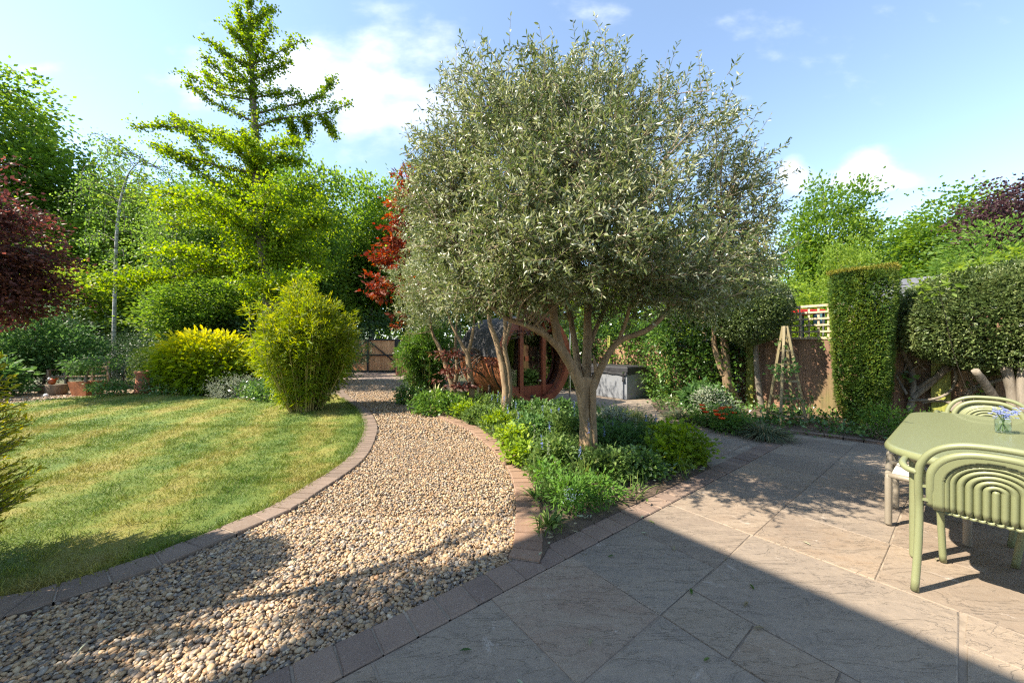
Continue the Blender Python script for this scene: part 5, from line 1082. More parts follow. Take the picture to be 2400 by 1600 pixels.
tree('lime_tree', 'big bright green tree with swept branches at the left edge', 'tree', (-31.5, 19.5, 0), [(-31.5, 19.5, 0), (-31.4, 19.5, 4), (-31.3, 19.4, 9), (-31.2, 19.4, 14)], [.45, .38, .3, .15],
     [(*at(-90, 300, 19), 3.8, 3.6, 3.8), (*at(30, 330, 19), 1.95, 2.8, 1.45), (*at(-10, 230, 19), 1.15, 2.2, 1.6), (*at(70, 400, 19), 1.65, 2.8, 1.1), (*at(-60, 480, 19), 3.8, 3.8, 2.9), (*at(40, 500, 19.5), 2.9, 3.4, 1.9), (*at(-20, 190, 19), .72, 1.5, 1.0)], 1100, 34, .42, .22, .155, M['wood'], M['bark'], nl=26, flat=.35, droop=.25, outw=1.2)
bi = thing('birch_tree', 'slender white trunked birch with arching drooping tip left of the ginkgo', 'tree', (*at(262, 800, 14.3)[:2], 0)); BY = 14.3
q = px3([(262, 860), (262, 760), (265, 640), (268, 540), (275, 470), (287, 420), (300, 392), (328, 368), (350, 380)], BY); q[0][2] = 0
mb = MB(); tube(mb, smooth_path(q, 6), [.07, .062, .052, .04, .026, .014, .008], 10); obj('trunk', mb, M['birchbark'], bi)
mb = MB(); ml = MB(); Q = np.array(smooth_path(q, 6))[14:]
for k in range(60):
    b = Q[rng.integers(0, len(Q))]; a = rng.uniform(0, 6.28); L_ = rng.uniform(.5, 1.5) ; e = b + (math.cos(a) * L_, math.sin(a) * L_, rng.uniform(-.2, .5)); e2 = e + (math.cos(a) * .2, math.sin(a) * .2, -rng.uniform(.5, 1.4)); P = np.array(smooth_path([b, e, e2], 6)); tube(mb, P, [.014, .004], 4, cap=False)
    n = 70; pp = P[rng.integers(3, len(P), n)] + rng.normal(0, .12, (n, 3)); leaves(ml, pp, rdir(n) + (0, 0, -.8), rng.uniform(.06, .1, n), .065, None, 'quad')
obj('branches', mb, M['bark'], bi); obj('crown', ml, M['birch'], bi)
for k, (bx_, Yb, lab) in enumerate(((398, 18.5, 'thin pale birch stem seen through the leaves left of the ginkgo'), (505, 19, 'thin grey birch stem seen behind the ginkgo boughs'))):
    q = px3([(bx_, 850), (bx_ + 2, 680), (bx_ + 6, 560), (bx_ + 4, 460)], Yb); q[0][2] = 0; t_ = thing('birch_tree', lab, 'tree', (q[0][0], Yb, 0)); mb = MB(); tube(mb, smooth_path(q, 5), [.10, .08, .05, .02], 8); obj('trunk', mb, M['birchbark'], t_)
    C, O = clumps([(*at(bx_, 500, Yb), 1.2, 1.2, 2.0)], 120, .2); ml = MB(); leafcloud(ml, C, O, 26, .3, .1, .075, droop=.6); obj('crown', ml, M['birch'], t_)
mb = MB(); C = np.c_[rng.uniform(-60, 60, 2600), rng.uniform(30, 38, 2600), rng.uniform(0, 1, 2600) ** .8 * 8.0]; C[:, 2] *= 1 + .25 * lownoise(C[:, :1], .25, 6); leafcloud(mb, C, rdir(2600), 16, .8, .5, .4); tag(obj('far_wood', mb, M['wood']), kind='stuff')

# ------------------------------------------------------------------ shrubs at the left and back
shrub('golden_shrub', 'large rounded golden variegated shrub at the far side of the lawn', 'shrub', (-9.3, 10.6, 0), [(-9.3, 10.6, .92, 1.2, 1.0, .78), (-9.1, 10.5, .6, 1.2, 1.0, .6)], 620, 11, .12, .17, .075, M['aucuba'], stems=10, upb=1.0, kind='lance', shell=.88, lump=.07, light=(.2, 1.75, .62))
clipped('clipped_hedge', 'clipped bright green hedge block left behind the golden shrub', (-11.6, 11.6, 0), np.array((-11.55, 11.6, .72)), np.array((.75, .6, .62)), (np.array((1, 0)), np.array((0, 1))), 7000, .05, .022, M['yew'], cat='hedge')
clipped('topiary_dome', 'dark clipped dome topiary peeping over the golden shrub', (-11.8, 13.4, 0), np.array((-11.8, 13.4, 1.15)), np.array((.62, .62, .85)), (np.array((1, 0)), np.array((0, 1))), 5000, .05, .022, M['wooddark'], shape='ball', cat='topiary')
SH = [('dark_shrub', 'wide bluish dark evergreen shrub behind the rusty planter', (-14.6, 13.2, 0), [(-14.6, 13.2, 1.0, 2.0, 1.3, 1.0), (-15.6, 13.3, .9, 1.4, 1.2, .9)], 700, 'wooddark', .07, .025), ('dark_shrub', 'tall dark evergreen between the purple maple and the birch', (-17.2, 12.8, 0), [(-17.2, 12.8, 1.6, 1.2, 1.2, 1.5)], 420, 'wooddark', .09, .04),
      ('leafy_shrub', 'layered green shrub under the purple maple', (-15.6, 11.4, 0), [(-15.2, 11.6, 1.3, 1.2, .7, .8), (-14.6, 11.9, 1.0, .8, .5, .6), (-16.2, 11.2, .9, 1.2, .8, .8)], 420, 'shade', .12, .07), ('leafy_shrub', 'big leaved shade plant beside the golden conifer at the left edge', (-14.3, 9.3, 0), [(-14.4, 9.3, .55, .8, .6, .5), (-13.7, 9.5, .25, .35, .35, .2)], 200, 'shade', .16, .09),
      ('leafy_shrub', 'tall green shrub in shade left of the dark evergreen', (-16.2, 11.2, 0), [(-16.2, 11.2, 1.6, 1.3, 1.0, 1.5)], 420, 'shade', .12, .07), ('dark_shrub', 'dark green shrub between the golden shrub and the thin bamboo', (-8.3, 12.4, 0), [(-8.3, 12.4, .9, 1.2, .9, .9)], 320, 'wooddark', .09, .04),
      ('dark_shrub', 'dark hedge shrub left of the gate behind the big bamboo', (-8.0, 15.8, 0), [(-8.0, 15.8, 1.2, 1.6, .9, 1.2)], 350, 'wooddark', .1, .05), ('leafy_shrub', 'green bush left of the driveway behind the bamboo', (-7.0, 13.3, 0), [(-7.2, 13.4, .9, 1.1, .8, .9)], 260, 'laurel', .1, .05),
      ('dark_shrub', 'dark evergreen hedge along the foot of the wood behind the birch', (-16.5, 16.5, 0), [(-16.5, 16.5, 1.4, 3.4, 1.0, 1.5), (-12.5, 17, 1.4, 3.2, 1.0, 1.5)], 800, 'wooddark', .12, .06), ('leafy_shrub', 'rounded bush just right of the gate above the bin store', (-4.2, 19.6, 0), [(-4.2, 19.6, 1.6, 1.6, .9, 1.5), (-6.6, 20.2, 1.9, 2.2, .8, 1.6), (-10.0, 20.2, 1.6, 2.2, .8, 1.5)], 800, 'wooddark', .12, .06)]
for nm, lab, b, bl, nc, lm, L_, w_ in SH: shrub(nm, lab, 'shrub', b, bl, nc, 14, .17, L_, w_, M[lm], stems=6, flat=.45, upb=.7, kind='quad', shell=.5)
shrub('ivy_mound', 'dark glossy ivy mound at the lawn edge left of the big bamboo', 'ground cover', (-5.9, 8.9, 0), [(-5.9, 8.9, .2, .85, .5, .27), (-6.5, 9.1, .2, .5, .4, .25)], 260, 14, .1, .06, .05, M['ivy'], kind='quad')
shrub('silver_mound', 'small leaved grey green mound right of the golden shrub', 'shrub', (-7.3, 9.2, 0), [(-7.3, 9.2, .22, .65, .4, .3)], 200, 14, .09, .035, .018, M['silver'])
shrub('ivy_mound', 'low ivy tuft at the foot of the terracotta chimney pot', 'ground cover', (-10.2, 10.1, 0), [(-10.2, 10.1, .25, .45, .3, .28), (-9.4, 9.75, .12, .7, .25, .14)], 160, 12, .08, .05, .04, M['ivy'], kind='quad')
shrub('ivy_mound', 'bright ivy mound at the right edge of the path below the strap leaved plant', 'ground cover', (-1.55, 7.15, .05), [(-1.6, 7.1, .18, .42, .36, .24), (-1.25, 6.95, .12, .3, .3, .16)], 230, 14, .07, .055, .045, M['laurel'], kind='quad')
shrub('ivy_mound', 'dark ivy mound further back along the right edge of the path', 'ground cover', (-2.4, 8.4, .05), [(-2.4, 8.35, .15, .35, .4, .2)], 130, 14, .07, .055, .045, M['ivy'], kind='quad')
# weeping maple in the planter
px_, py_ = g(205, 927)
wm = thing('weeping_maple', 'small weeping green maple with slanting stem growing in the rusty planter', 'tree', (px_, py_, .37)); mb = MB()
tube(mb, smooth_path([(px_ - .05, py_, .37), (px_ - .02, py_, .6), (px_ + .15, py_, .9), (px_ + .22, py_, 1.05)], 5), [.035, .03, .02], 8, wob=.08)
for e in ((px_ - .3, py_, .95), (px_ + .5, py_, .95), (px_ + .75, py_ - .1, .45), (px_ - .25, py_ - .1, .7)): tube(mb, smooth_path([(px_ + .2, py_, 1.02), ((px_ + .2 + e[0]) / 2, py_, max(e[2], 1.0) + .06), e], 5), [.014, .006], 6)
obj('trunk', mb, M['greybark'], wm); C, O = clumps([(px_ - .28, py_, .78, .28, .3, .26), (px_ + .4, py_, .85, .35, .3, .2), (px_ + .8, py_ - .15, .26, .45, .35, .2), (px_ + .05, py_ - .05, .95, .3, .3, .12)], 130, .3); mb = MB(); leafcloud(mb, C, O, 16, .08, .09, .035, droop=.5); obj('crown', mb, M['shade'], wm)

# ------------------------------------------------------------------ golden conifer at the left edge; unseen shrub and tree added for their shadows
def conifer(label, base, h, r_, n, lm='conifer', group=None, bare=.0):
    t_ = thing('golden_conifer', label, 'conifer', (*base, 0), group); mb = MB(); ml = MB(); tube(mb, [(*base, 0), (*base, h * .9)], [.06, .02], 8); A, B = [], []
    for k in range(n):
        z_ = .08 + (h - .1) * rng.random() ** .9; rr = r_ * (1 - .55 * (z_ / h) ** 1.8) * rng.uniform(.75, 1.08); a = rng.uniform(0, 6.28); b = np.array((base[0] + math.cos(a) * rr * .3, base[1] + math.sin(a) * rr * .3, z_)); e = np.array((base[0] + math.cos(a) * rr, base[1] + math.sin(a) * rr, z_ + rr * .38)); A.append(b); B.append(e)
    A, B = np.array(A), np.array(B); twigs(mb, A, B, .006, .002); obj('trunk', mb, M['bark'], t_); per = 42; P = np.repeat(A, per, 0) + np.repeat(B - A, per, 0) * np.tile(np.linspace(.1, 1, per), n)[:, None]; D = nrm(np.repeat(B - A, per, 0)); D2_ = nrm(D * .9 + rdir(len(P)) * .75)
    r = np.clip(np.tile(np.linspace(0, 1, per), n) * .8 + rng.normal(0, .15, len(P)), 0, 1); leaves(ml, P, D2_, rng.uniform(.03, .05, len(P)), .013, None, 'leaf', r); obj('foliage', ml, M[lm], t_)
conifer('golden tipped conifer cut off by the left edge at the lawn corner', (-3.46, 1.70), 1.88, .66, 1600)
conifer('unseen evergreen shrub added outside the left edge so its shadow darkens the gravel', (-3.82, 1.05), 2.3, .62, 600, 'yew')
tree('shadow_tree', 'unseen tree added outside the left edge to cast a lumpy shadow on the gravel', 'tree', (-4.3, 1.15, 0), [(-4.3, 1.15, 0), (-4.3, 1.15, 1.8), (-4.2, 1.15, 3.4)], [.05, .045, .03], [(-3.84, 1.20, 4.0, .16, .13, .10), (-4.12, 1.04, 4.0, .14, .13, .10), (-4.45, .90, 4.0, .2, .15, .10), (-4.06, 1.86, 4.7, .16, .12, .10)], 60, 18, .06, .07, .04, M['wood'], M['bark'], nl=8)  # unseen; leaf clumps set where their shadows should fall on the gravel

# ------------------------------------------------------------------ right: ivy fence, clipped shrubs, yew column
iv = thing('ivy_screen', 'deep screen of ivy and laurel covering the fence behind the hot tub', 'climber', tuple(fpz(-4.5, 0))); n = 1500; tt_ = rng.uniform(-8.4, -.95, n); zz_ = rng.uniform(.05, 1, n) * (2.35 + .35 * lownoise(tt_[:, None], 1.4, 2)); off_ = -rng.uniform(.02, .5, n) - .5 * (tt_ < -2.2) * rng.random(n); off_ = np.where((tt_ < -2.8) & (tt_ > -5.3), rng.uniform(-.02, .35, n), off_)
C = np.c_[PF[0] + D2[0] * tt_ + D1[0] * off_, PF[1] + D2[1] * tt_ + D1[1] * off_, zz_]; mb = MB(); leafcloud(mb, C, np.tile((-D1[0], -D1[1], .1), (n, 1)), 17, .13, .085, .065, flat=.8, kind='leaf'); obj('foliage', mb, M['ivy'], iv)
mb = MB(); C2 = C[rng.random(n) < .3] - np.array((D1[0], D1[1], 0)) * .15; leafcloud(mb, C2, np.tile((-D1[0], -D1[1], .3), (len(C2), 1)), 9, .13, .12, .045, kind='lance'); obj('laurel_sprays', mb, M['laurel'], iv)
vi = thing('variegated_ivy', 'cream edged ivy climbing the fence beside the mossy post', 'climber', tuple(fpz(-1.2, 0))); n = 130; tt_ = rng.uniform(-1.9, -.85, n); C = np.c_[PF[0] + D2[0] * tt_ - D1[0] * .1, PF[1] + D2[1] * tt_ - D1[1] * .1, rng.uniform(.1, 1.6, n)]; mb = MB(); leafcloud(mb, C, np.tile((-D1[0], -D1[1], .1), (n, 1)), 9, .08, .07, .06, kind='quad'); obj('foliage', mb, M['silver'], vi)
cb = np.array((5.05, 7.2)); clipped('clipped_holly', 'dark clipped standard with domed head left of the trellis', (5.0, 7.45, .05), np.array((*at(1722, 715, 7.1)[:2], 2.12)), np.array((.78, .72, .70)), (D1, D2), 13000, .042, .024, M['holly'], shape='ball', trunk=[([np.array((5.25, 7.3, .03)), np.array((5.1, 7.25, .9)), np.array((5.0, 7.15, 1.7))], [.06, .05, .04])])
hb = np.array((6.35, 4.85, 1.80)); 
def hp(x, y, Y): return at(x, y, Y)
clipped('clipped_holly', 'big flat based clipped cloud shrub on bare stems at the right edge', (6.5, 4.75, .05), np.array((7.12, 4.86, 1.78)), np.array((.78, 1.16, .74)), (D1, D2), 42000, .040, .023, M['holly'], shape='box', power=2.7, rough=.06,
        trunk=[([hp(2310, 955, 4.9), hp(2275, 900, 4.85), hp(2240, 850, 4.8)], [.055, .05, .04]), ([hp(2330, 950, 4.7), hp(2325, 900, 4.7), hp(2310, 840, 4.7)], [.06, .055, .05]), ([hp(2352, 950, 4.6), hp(2350, 890, 4.6), hp(2352, 830, 4.6)], [.06, .055, .05]), ([hp(2380, 950, 4.6), hp(2375, 880, 4.6), hp(2370, 830, 4.6)], [.05, .05, .04])])
clipped('yew_column', 'tall clipped yew column with bronze flat top against the fence', (5.72, 5.72, .05), np.array((5.74, 5.70, 1.42)), np.array((.34, .41, 1.20)), (D1, D2), 36000, .040, .012, M['yew'], power=7, tipm=M['yewgold'], topn=3500, taper=.36, cat='clipped tree', rough=.05, trunk=[([np.array((5.70, 5.68, .0)), np.array((5.72, 5.70, .5)), np.array((5.7, 5.7, 1.2))], [.06, .05, .04]), ([np.array((5.8, 5.6, .0)), np.array((5.85, 5.58, .5)), np.array((5.8, 5.6, 1.0))], [.05, .04, .03])])
shrub('vine', 'fresh lime green vine shoots lying over the clipped cloud shrub', 'climber', (7.0, 5.2, .05), [(*hp(2130, 655, 4.9), .16, .2, .10), (*hp(2170, 668, 4.6), .12, .1, .08), (*hp(2240, 612, 5.1), .5, .3, .12), (*hp(2330, 590, 5.2), .4, .3, .15)], 60, 9, .07, .08, .05, M['woodlight'], kind='leaf', shell=.1, stems=14, stemr=.006)
shrub('grey_shrub', 'grey green shrub with upright shoots rising behind the clipped cloud shrub', 'shrub', (9.0, 6.3, 0), [(*at(2290, 575, 6.4), .75, .6, .5), (*at(2290, 640, 6.4), 1.0, .6, .6)], 260, 14, .12, .09, .035, M['birch'], kind='leaf', stems=8)
# gnarled bare stems trained along the fence
gn = thing('bare_climber', 'twisted leafless woody stems trained low along the fence', 'climber', tuple(fpz(1.9, 0, -.2))); mb = MB()
def fpx(x, y, off=-.12):
    t_ = ((x - 1176) / 798.7 * (PF[1]) - PF[0]) / (D2[0] - (x - 1176) / 798.7 * D2[1]); q = PF + D2 * t_ + D1 * off; return np.array((q[0], q[1], HC + (796.7 - y) / 798.7 * q[1]))
for pts, rr in (([(2090, 945), (2100, 900), (2095, 850), (2075, 800), (2080, 760), (2060, 700)], [.05, .04, .03, .02]), ([(2100, 915), (2130, 885), (2160, 860), (2175, 840)], [.035, .05, .045, .04]), ([(2085, 905), (2070, 880), (2062, 860), (2080, 850), (2090, 812)], [.02, .015, .012]), ([(2105, 895), (2140, 870), (2190, 845), (2230, 825), (2280, 830)], [.03, .02, .014, .01]),
                ([(2090, 920), (2150, 915), (2185, 895), (2195, 860), (2185, 820)], [.025, .02, .016, .012]), ([(2200, 955), (2190, 930), (2160, 920), (2120, 925)], [.03, .025, .02, .012]), ([(2185, 945), (2215, 915), (2240, 890), (2300, 870), (2330, 850)], [.04, .035, .028, .015]), ([(2070, 800), (2090, 790), (2100, 760), (2085, 735)], [.014, .01, .006]), ([(2130, 850), (2110, 830), (2130, 810), (2160, 815)], [.012, .008, .005]), ([(2095, 850), (2120, 835), (2150, 838)], [.014, .01, .006])):
    tube(mb, smooth_path([fpx(x, y, -.14 + rng.uniform(-.05, .05)) for x, y in pts], 6), rr, 9, wob=.12, cap=False)
obj('stems', mb, M['greybark'], gn); mb = MB(); C = np.array([fpx(x, y, -.2) for x, y in ((2255, 905), (2262, 915), (2235, 925), (2240, 940), (2095, 862), (2250, 880))]); leafcloud(mb, C, np.tile((-D1[0], -D1[1], 0), (len(C), 1)), 7, .05, .09, .08, kind='leaf'); obj('leaves', mb, M['ivy'], gn)
shrub('low_shrub', 'small glossy green shrub between the yew column and the table', 'shrub', (5.45, 4.95, .05), [(5.42, 5.0, .26, .34, .3, .2), (5.7, 4.75, .2, .3, .25, .18)], 200, 13, .07, .042, .024, M['laurel'], stems=6, stemr=.008)
ds = thing('dried_plant', 'small dried seed stems at the foot of the yew column', 'plant', (5.2, 4.9, .05)); mb = MB(); n = 26; A = np.tile((5.2, 4.92, .05), (n, 1)) + rng.normal(0, .03, (n, 3)) * (1, 1, 0); B = A + np.c_[rng.normal(0, .09, (n, 2)), rng.uniform(.08, .2, n)]; twigs(mb, A, B, .004, .003); leaves(mb, B, rdir(n) + (0, 0, .6), .045, .012, None, 'leaf'); obj('stems', mb, M['twig'], ds)
shrub('vine', 'thin green vine climbing the wooden obelisk', 'climber', (4.98, 6.0, .05), [(4.65, 5.9, .95, .22, .2, .12), (4.73, 5.9, .5, .3, .25, .08), (4.68, 5.95, 1.35, .1, .1, .08), (4.73, 6.0, .2, .25, .25, .1)], 34, 9, .07, .07, .045, M['shade'], kind='leaf', shell=.2, stems=10, stemr=.004)
shrub('vine', 'thin pale vine trailing through the trellis', 'climber', tuple(fpz(0.2, 0.05)), [(*fpz(-.2, 1.75, -.06), .4, .3, .25), (*fpz(.4, 1.5, -.08), .35, .3, .12)], 18, 8, .06, .06, .03, M['fresh'], kind='leaf', shell=.1, stems=9, stemr=.003)

# ------------------------------------------------------------------ plants of the beds
def tuft(name, label, cat, base, n, L, Wd, lm, droop=.6, lean=.9, group=None, seg=5, rad=.05, up=1.0):
    t_ = thing(name, label, cat, base, group); mb = MB(); a = rng.uniform(0, 6.28, n); r_ = rng.random(n) ** .6; P = np.c_[np.cos(a) * r_ * rad, np.sin(a) * r_ * rad, np.zeros(n)] + np.array(base); D = np.c_[np.cos(a) * lean * r_, np.sin(a) * lean * r_, np.full(n, up)] + rng.normal(0, .12, (n, 3))
    blades(mb, P, D, L * rng.uniform(.6, 1.15, n), Wd * rng.uniform(.7, 1.2, n), droop * rng.uniform(.5, 1.3, n), seg)
    for V in mb.v: V[:, 2] = np.maximum(V[:, 2], base[2] + .004)
    obj('leaves', mb, M[lm], t_); return t_
tuft('phormium', 'striped strap leaved plant arching over the path edge by the olive stems', 'plant', (-1.75, 7.9, .05), 60, .95, .045, 'phorm', .75, 1.2)
tuft('phormium', 'pale striped strap leaved plant arching behind the poppies near the hot tub', 'plant', (4.05, 7.85, .05), 50, .85, .04, 'phorm', .7, 1.3)
tuft('mondo_grass', 'dense dark grassy mound at the corner of the terrace right of the poppies', 'plant', (3.72, 5.12, .05), 620, .42, .012, 'mondo', .75, 1.5, rad=.16)
tuft('mondo_grass', 'dark grassy mound left of the poppies beside the terrace path', 'plant', (3.05, 6.35, .05), 420, .40, .012, 'mondo', .75, 1.5, rad=.18)
tuft('mondo_grass', 'dark grassy mound at the back of the island bed right of the big olive', 'plant', (1.75, 6.2, .05), 420, .40, .013, 'mondo', .7, 1.4, rad=.2)
tuft('mondo_grass', 'dark grassy mound behind the big olive trunk', 'plant', (1.25, 6.5, .05), 300, .38, .013, 'mondo', .7, 1.4, rad=.2)
tuft('lily_tuft', 'glossy strap leaved tuft at the front corner of the island bed', 'plant', (.26, 2.56, .05), 70, .20, .016, 'strap', .55, 1.3, rad=.03)
tuft('lily_tuft', 'strap leaved tuft with yellow tipped leaf overhanging the brick edging', 'plant', (.20, 3.02, .05), 26, .26, .014, 'strap', .6, 1.3, rad=.03)
tuft('tulip_plant', 'broad blue green tulip leaves at the foot of the big olive', 'plant', (.72, 3.45, .05), 13, .36, .062, 'silverleaf' if 'silverleaf' in M else 'strap', .25, .7, rad=.03)
tuft('feather_grass', 'wispy pale feather grass in the middle of the island bed', 'plant', (1.95, 5.4, .05), 300, .48, .004, 'stipa', .45, .7, rad=.08)
tuft('feather_grass', 'second wispy feather grass further right in the island bed', 'plant', (2.1, 5.9, .05), 240, .5, .004, 'stipa', .4, .6, rad=.08)
for k, (x, y, L_) in enumerate(((1.45, 4.05, .3), (1.15, 4.75, .36), (1.75, 4.35, .34), (.45, 4.5, .32), (.2, 5.4, .36), (1.5, 4.9, .36))): tuft('iris_clump', 'upright iris leaf clump ' + ['right of the big olive trunk', 'behind the big olive trunk', 'beside the lime heuchera', 'left of the big olive trunk', 'in the middle of the bed before the slender olive', 'between the big olive and the feather grass'][k], 'plant', (x, y, .05), 60, L_, .018, 'strap', .35, .6, 'iris clumps in the island bed', rad=.10)
def heap(name, label, base, r_, h, nc, per, L, W_, lm, kind='quad', spread=.05, group=None): return shrub(name, label, 'plant', base, [(base[0], base[1], base[2] + h * .45, r_, r_, h * .6)], nc, per, spread, L, W_, M[lm], group, kind, .6, .15, upb=1.2)
HG = 'lime heucheras in the island bed'
heap('heuchera', 'lime green heuchera mound at the right corner of the island bed', (1.95, 4.12, .05), .33, .36, 170, 9, .055, .052, 'lime', group=HG)
heap('heuchera', 'smaller lime heuchera in front of the mound at the right corner', (1.68, 3.86, .05), .2, .24, 70, 9, .055, .052, 'lime', group=HG)
heap('heuchera', 'yellow heuchera tuft by the brick edging nearest the camera', (.10, 3.95, .05), .15, .2, 60, 9, .05, .045, 'lime', group=HG)
heap('heuchera', 'yellow heuchera tuft by the brick edging further along the path', (.02, 4.62, .05), .22, .24, 80, 9, .05, .045, 'lime', group=HG)
heap('geranium', 'fresh green feathery geranium at the front tip of the island bed', (.48, 2.93, .05), .19, .17, 120, 10, .045, .016, 'fresh')
heap('geranium', 'fresh green geranium spreading toward the patio edging', (.80, 3.10, .05), .16, .10, 60, 10, .045, .022, 'fresh')
heap('geranium', 'fresh green geranium beside the brick edging', (.34, 3.25, .05), .13, .2, 50, 10, .045, .022, 'fresh')
GC = 'leafy bed plants around the big olive'
gl_ = [(.45, 3.75, .2, .26, 'herb', 'yellowish leafy clump left of the big olive foot'), (1.0, 3.55, .2, .2, 'herb', 'low leafy clump in front of the big olive foot'), (1.35, 3.62, .18, .18, 'ivy', 'dark leafy clump right of the tulip leaves'), (1.3, 4.35, .3, .3, 'shade', 'dark leafy clump right of the big olive trunk'), (.75, 4.9, .3, .3, 'herb', 'leafy clump behind the big olive trunk'),
       (1.1, 5.3, .3, .3, 'shade', 'dark leafy clump in the middle of the island bed'), (.3, 4.95, .25, .28, 'shade', 'dark leafy clump left of the middle of the island bed'), (.55, 5.7, .3, .26, 'herb', 'leafy clump in front of the sauna'), (1.6, 5.5, .25, .28, 'silver', 'grey leaved clump near the feather grass'), (-.2, 5.6, .25, .22, 'lime', 'pale yellow green clump along the brick edging'), (-.55, 6.1, .25, .22, 'herb', 'leafy clump before the slender olive'),
       (-.85, 6.6, .25, .22, 'lime', 'pale yellow green tuft at the far end of the brick edging'), (-.5, 7.0, .3, .3, 'herb', 'leafy clump between the two slender olives'), (.1, 6.6, .3, .25, 'shade', 'dark leafy clump left of the garden light'), (.9, 6.4, .25, .3, 'ivy', 'dark upright leafy plant right of the garden light'), (.5, 6.3, .2, .3, 'ivy', 'dark upright leafy plant in front of the garden light'), (-.1, 7.3, .35, .22, 'ivy', 'dark leafy clump under the barrel sauna'), (1.65, 4.6, .2, .22, 'shade', 'dark leafy clump behind the lime mound'), (-.9, 7.6, .3, .3, 'herb', 'leafy clump at the foot of the leaning olive')]
for x, y, r_, h, lm, lab in gl_: heap('leafy_plant', lab, (x, y, .05), r_, h, 110, 10, .06, .04, lm, 'leaf', .05, GC)
# stuff: low ground cover and litter
bedp = np.array(BED); q = inpoly_pts([p for p in BED if p[1] < 9.5], 5200); dens = lownoise(q, 1.2, 4); front = (q @ D2) > (A0 @ D2 - .62); q = q[(~front | (rng.random(len(q)) < .10)) & (rng.random(len(q)) < .75 + .3 * dens)]
mb = MB(); C = np.c_[q, np.full(len(q), .08) + .07 * rng.random(len(q))]; leafcloud(mb, C, np.tile((0, 0, 1.), (len(C), 1)), 8, .06, .055, .024, flat=.7, kind='leaf', upb=.9); 
for V in mb.v: V[:, 2] = np.maximum(V[:, 2], .056)
tag(obj('ground_cover', mb, M['herb']), kind='stuff')
mb = MB(); q2 = q[rng.random(len(q)) < .65]; n = len(q2) * 7; P = np.c_[np.repeat(q2, 7, 0) + rng.normal(0, .04, (n, 2)), np.full(n, .055)]; blades(mb, P, np.c_[rng.normal(0, .4, (n, 2)), np.ones(n)], rng.uniform(.14, .38, n), .009, .4, 4); tag(obj('bluebell_leaves', mb, M['strap']), kind='stuff')
mb = MB(); q = inpoly_pts(BED, 5000); q = np.concatenate([q[(q @ D2) > (A0 @ D2 - .9)], inpoly_pts(BED2, 2600)]); n = len(q); leaves(mb, np.c_[q, np.full(n, .058) + .01 * rng.random(n)], np.c_[rng.normal(size=(n, 2)), rng.normal(0, .2, n)], rng.uniform(.025, .06, n), rng.uniform(.006, .016, n), None, 'leaf'); tag(obj('leaf_litter', mb, M['dryleaf']), kind='stuff')
mb = MB(); q = inpoly_pts(BED2, 1500); q = q[(q @ D1) > 5.4 + .9 * (q[:, 1] < 5.8)]; C = np.c_[q, .07 + .1 * rng.random(len(q))]; leafcloud(mb, C, np.tile((0, 0, 1.), (len(C), 1)), 7, .07, .07, .045, kind='leaf', upb=.8); tag(obj('ground_cover', mb, M['ivy']), kind='stuff')
# spikes of fading bluebells
def spike(base, h, fm, label, k):
    t_ = thing('bluebell', label, 'flower', base, 'bluebell spikes in the island bed'); mb = MB(); tip = np.array(base) + (rng.normal(0, .03), rng.normal(0, .03), h); tube(mb, smooth_path([base, (np.array(base) + tip) / 2 + rng.normal(0, .01, 3), tip], 4), [.003, .002], 5); obj('stem', mb, M['strap'], t_)
    n = 26; P = tip - np.c_[np.zeros((n, 2)), rng.uniform(0, h * .35, n)]; mb = MB(); leaves(mb, P, np.c_[rng.normal(size=(n, 2)), rng.uniform(-.6, .3, n)], .02, .010, None, 'leaf'); obj('petals', mb, M[fm], t_)
BS = [(.32, 3.45, 'purple grey bluebell spikes by the brick edging nearest the corner'), (.27, 3.6, 0), (-.12, 6.0, 0), (.0, 6.15, 0), (-.3, 6.2, 0), (1.3, 4.6, 0), (1.55, 5.2, 0), (1.85, 4.55, 0), (1.7, 4.35, 0), (2.05, 4.5, 0), (.6, 5.3, 0), (.9, 5.0, 0), (1.2, 5.6, 0), (.1, 5.9, 0), (.45, 5.1, 0), (.25, 3.9, 0), (.9, 3.9, 0), (1.1, 4.15, 0), (1.35, 5.0, 0), (.55, 4.4, 0), (.15, 4.9, 0), (-.2, 6.5, 0), (-.4, 6.75, 0), (.6, 3.35, 0), (1.5, 4.2, 0), (.75, 5.6, 0), (1.0, 5.9, 0), (.35, 5.5, 0), (-.05, 5.4, 0), (1.9, 5.0, 0)]
for k, (x, y, lab) in enumerate(BS): spike((x, y, .05), rng.uniform(.34, .52), 'bluebell' if k % 3 else 'silver', 'thin stem with fading pale blue bells standing among the island bed leaves', k)
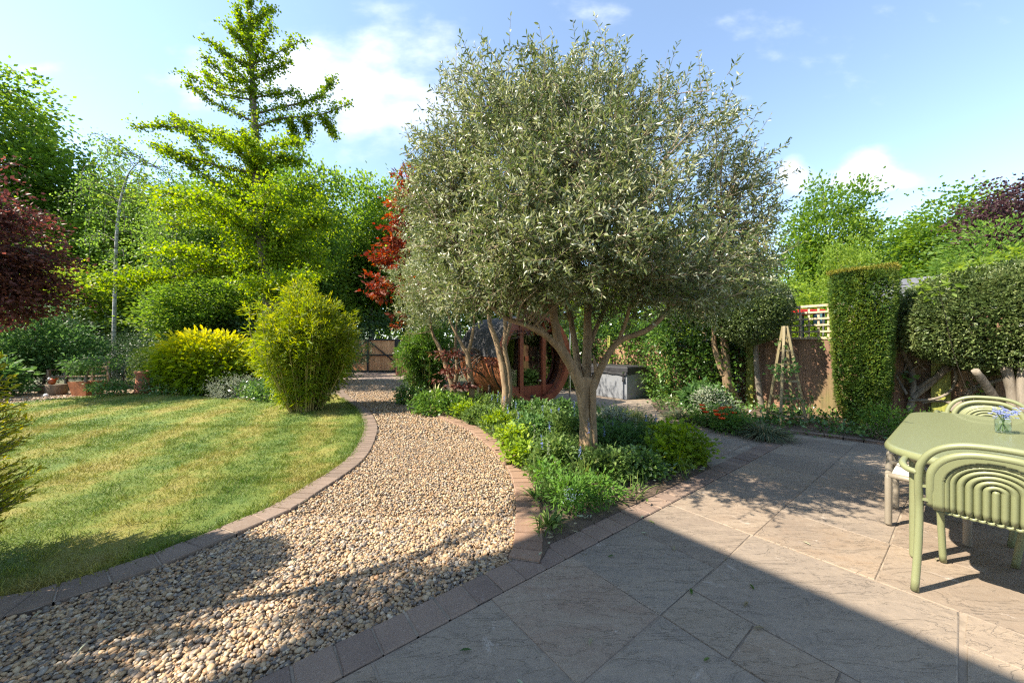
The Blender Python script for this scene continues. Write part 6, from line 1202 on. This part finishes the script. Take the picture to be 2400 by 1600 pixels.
# poppies and other single flowers
pp = heap('poppy_plant', 'leafy green poppy plant under orange flowers in the fence border', (3.5, 6.0, .05), .42, .2, 160, 10, .07, .022, 'laurel', 'leaf', .06)
heap('silver_plant', 'pale silvery bush with white flower heads behind the orange poppies', (3.75, 6.5, .05), .38, .5, 160, 10, .045, .018, 'silver', 'leaf', .05)
heap('leafy_plant', 'broad blue green leaves behind the poppies at the olive foot', (3.9, 7.1, .05), .4, .45, 120, 9, .11, .08, 'shade', 'leaf', .07)
heap('leafy_plant', 'green leafy clump between the two dark grassy mounds', (3.45, 5.5, .05), .3, .25, 120, 10, .06, .024, 'laurel', 'leaf', .05)
def poppy(c, r_, label):
    mb = MB(); n = 9; a = np.arange(n) * 6.283 / n + rng.random(); c = np.array(c); D = np.c_[np.cos(a), np.sin(a), np.full(n, .55)]; leaves(mb, np.tile(c, (n, 1)), D, r_ * 1.1, r_ * .95, np.tile((0, 0, 1.), (n, 1)), 'leaf', None, -.12)
    t_ = thing('poppy', label, 'flower', tuple(c), 'orange poppies in the fence border'); obj('petals', mb, M['poppy'], t_); mb = MB(); tube(mb, [(c[0] + .01, c[1], .06), (c[0], c[1], c[2])], [.004, .003], 5); obj('stem', mb, M['strap'], t_)
PO = [(1645, 955, 6.3), (1647, 963, 6.2), (1654, 971, 6.0), (1690, 964, 6.1), (1693, 961, 6.2), (1677, 968, 5.9), (1682, 978, 5.7), (1681, 976, 5.75), (1699, 976, 5.8), (1692, 986, 5.6), (1707, 961, 6.1), (1720, 973, 5.8)]
for x, y, Y in PO: poppy(at(x / 1.0204, y / 1.0204 - 4, Y - .3), .06, 'orange poppy flower on a thin stem above the green poppy plant')
c = at(1520, 938, 6.3) if False else at(1270, 957, 6.3); tl = thing('tulip', 'single pink tulip flower behind the big olive trunk at left', 'flower', (c[0], c[1], .05)); mb = MB(); n = 6; a = np.arange(n) * 1.047; leaves(mb, np.tile(c, (n, 1)), np.c_[np.cos(a) * .3, np.sin(a) * .3, np.ones(n)], .075, .05, np.c_[np.cos(a), np.sin(a), np.zeros(n)], 'leaf'); obj('petals', mb, M['pink'], tl)
mb = MB(); tube(mb, [(c[0], c[1], .05), tuple(c)], [.005, .004], 5); obj('stem', mb, M['strap'], tl)
wf = thing('white_flower', 'small white flower head at the front tip of the island bed', 'flower', (.46, 2.72, .05)); mb = MB(); n = 60; P = np.array((.46, 2.72, .2)) + rng.normal(0, .03, (n, 3)); leaves(mb, P, rdir(n), .014, .01); obj('petals', mb, M['white'], wf); mb = MB(); tube(mb, [(.46, 2.72, .05), (.46, 2.72, .2)], [.003, .002], 5); obj('stem', mb, M['strap'], wf)

# ------------------------------------------------------------------ loose leaves on the paving
FL = [(1535, 1227), (1700, 1310), (1516, 1248), (1768, 1382), (1744, 1421), (1793, 1471), (1649, 1549), (1386, 1494), (1210, 1592), (1105, 1522), (1580, 1290), (1508, 1209), (1440, 1302), (1900, 1277), (2196, 1307), (1621, 1394)]
mbp = MB()
for k, (x, y) in enumerate(FL):
    p = g(x, y, .03); a = rng.uniform(0, 6.28); L_ = rng.uniform(.035, .06); mb = MB(); leaves(mb, [(p[0], p[1], .032)], [(math.cos(a), math.sin(a), .06)], L_, L_ * .26, [(0, 0, 1.)], 'lance', [rng.random()], .25)
    tag(obj('fallen_leaf', mb, M['dryleaf'] if k % 3 else M['strap'], off=(p[0], p[1], .032)), 'narrow fallen olive leaf lying on the sandstone patio', 'leaf', 'fallen leaves on the patio')

mb = MB(); q = inpoly_pts([p for p in GRAVEL if p[1] < 9], 420); n = len(q); leaves(mb, np.c_[q, np.full(n, .036)], np.c_[rng.normal(size=(n, 2)), rng.normal(0, .12, n)], rng.uniform(.025, .055, n), rng.uniform(.006, .012, n), np.tile((0, 0, 1.), (n, 1)) + rdir(n) * .3, 'leaf'); tag(obj('leaf_litter', mb, M['dryleaf']), kind='stuff')
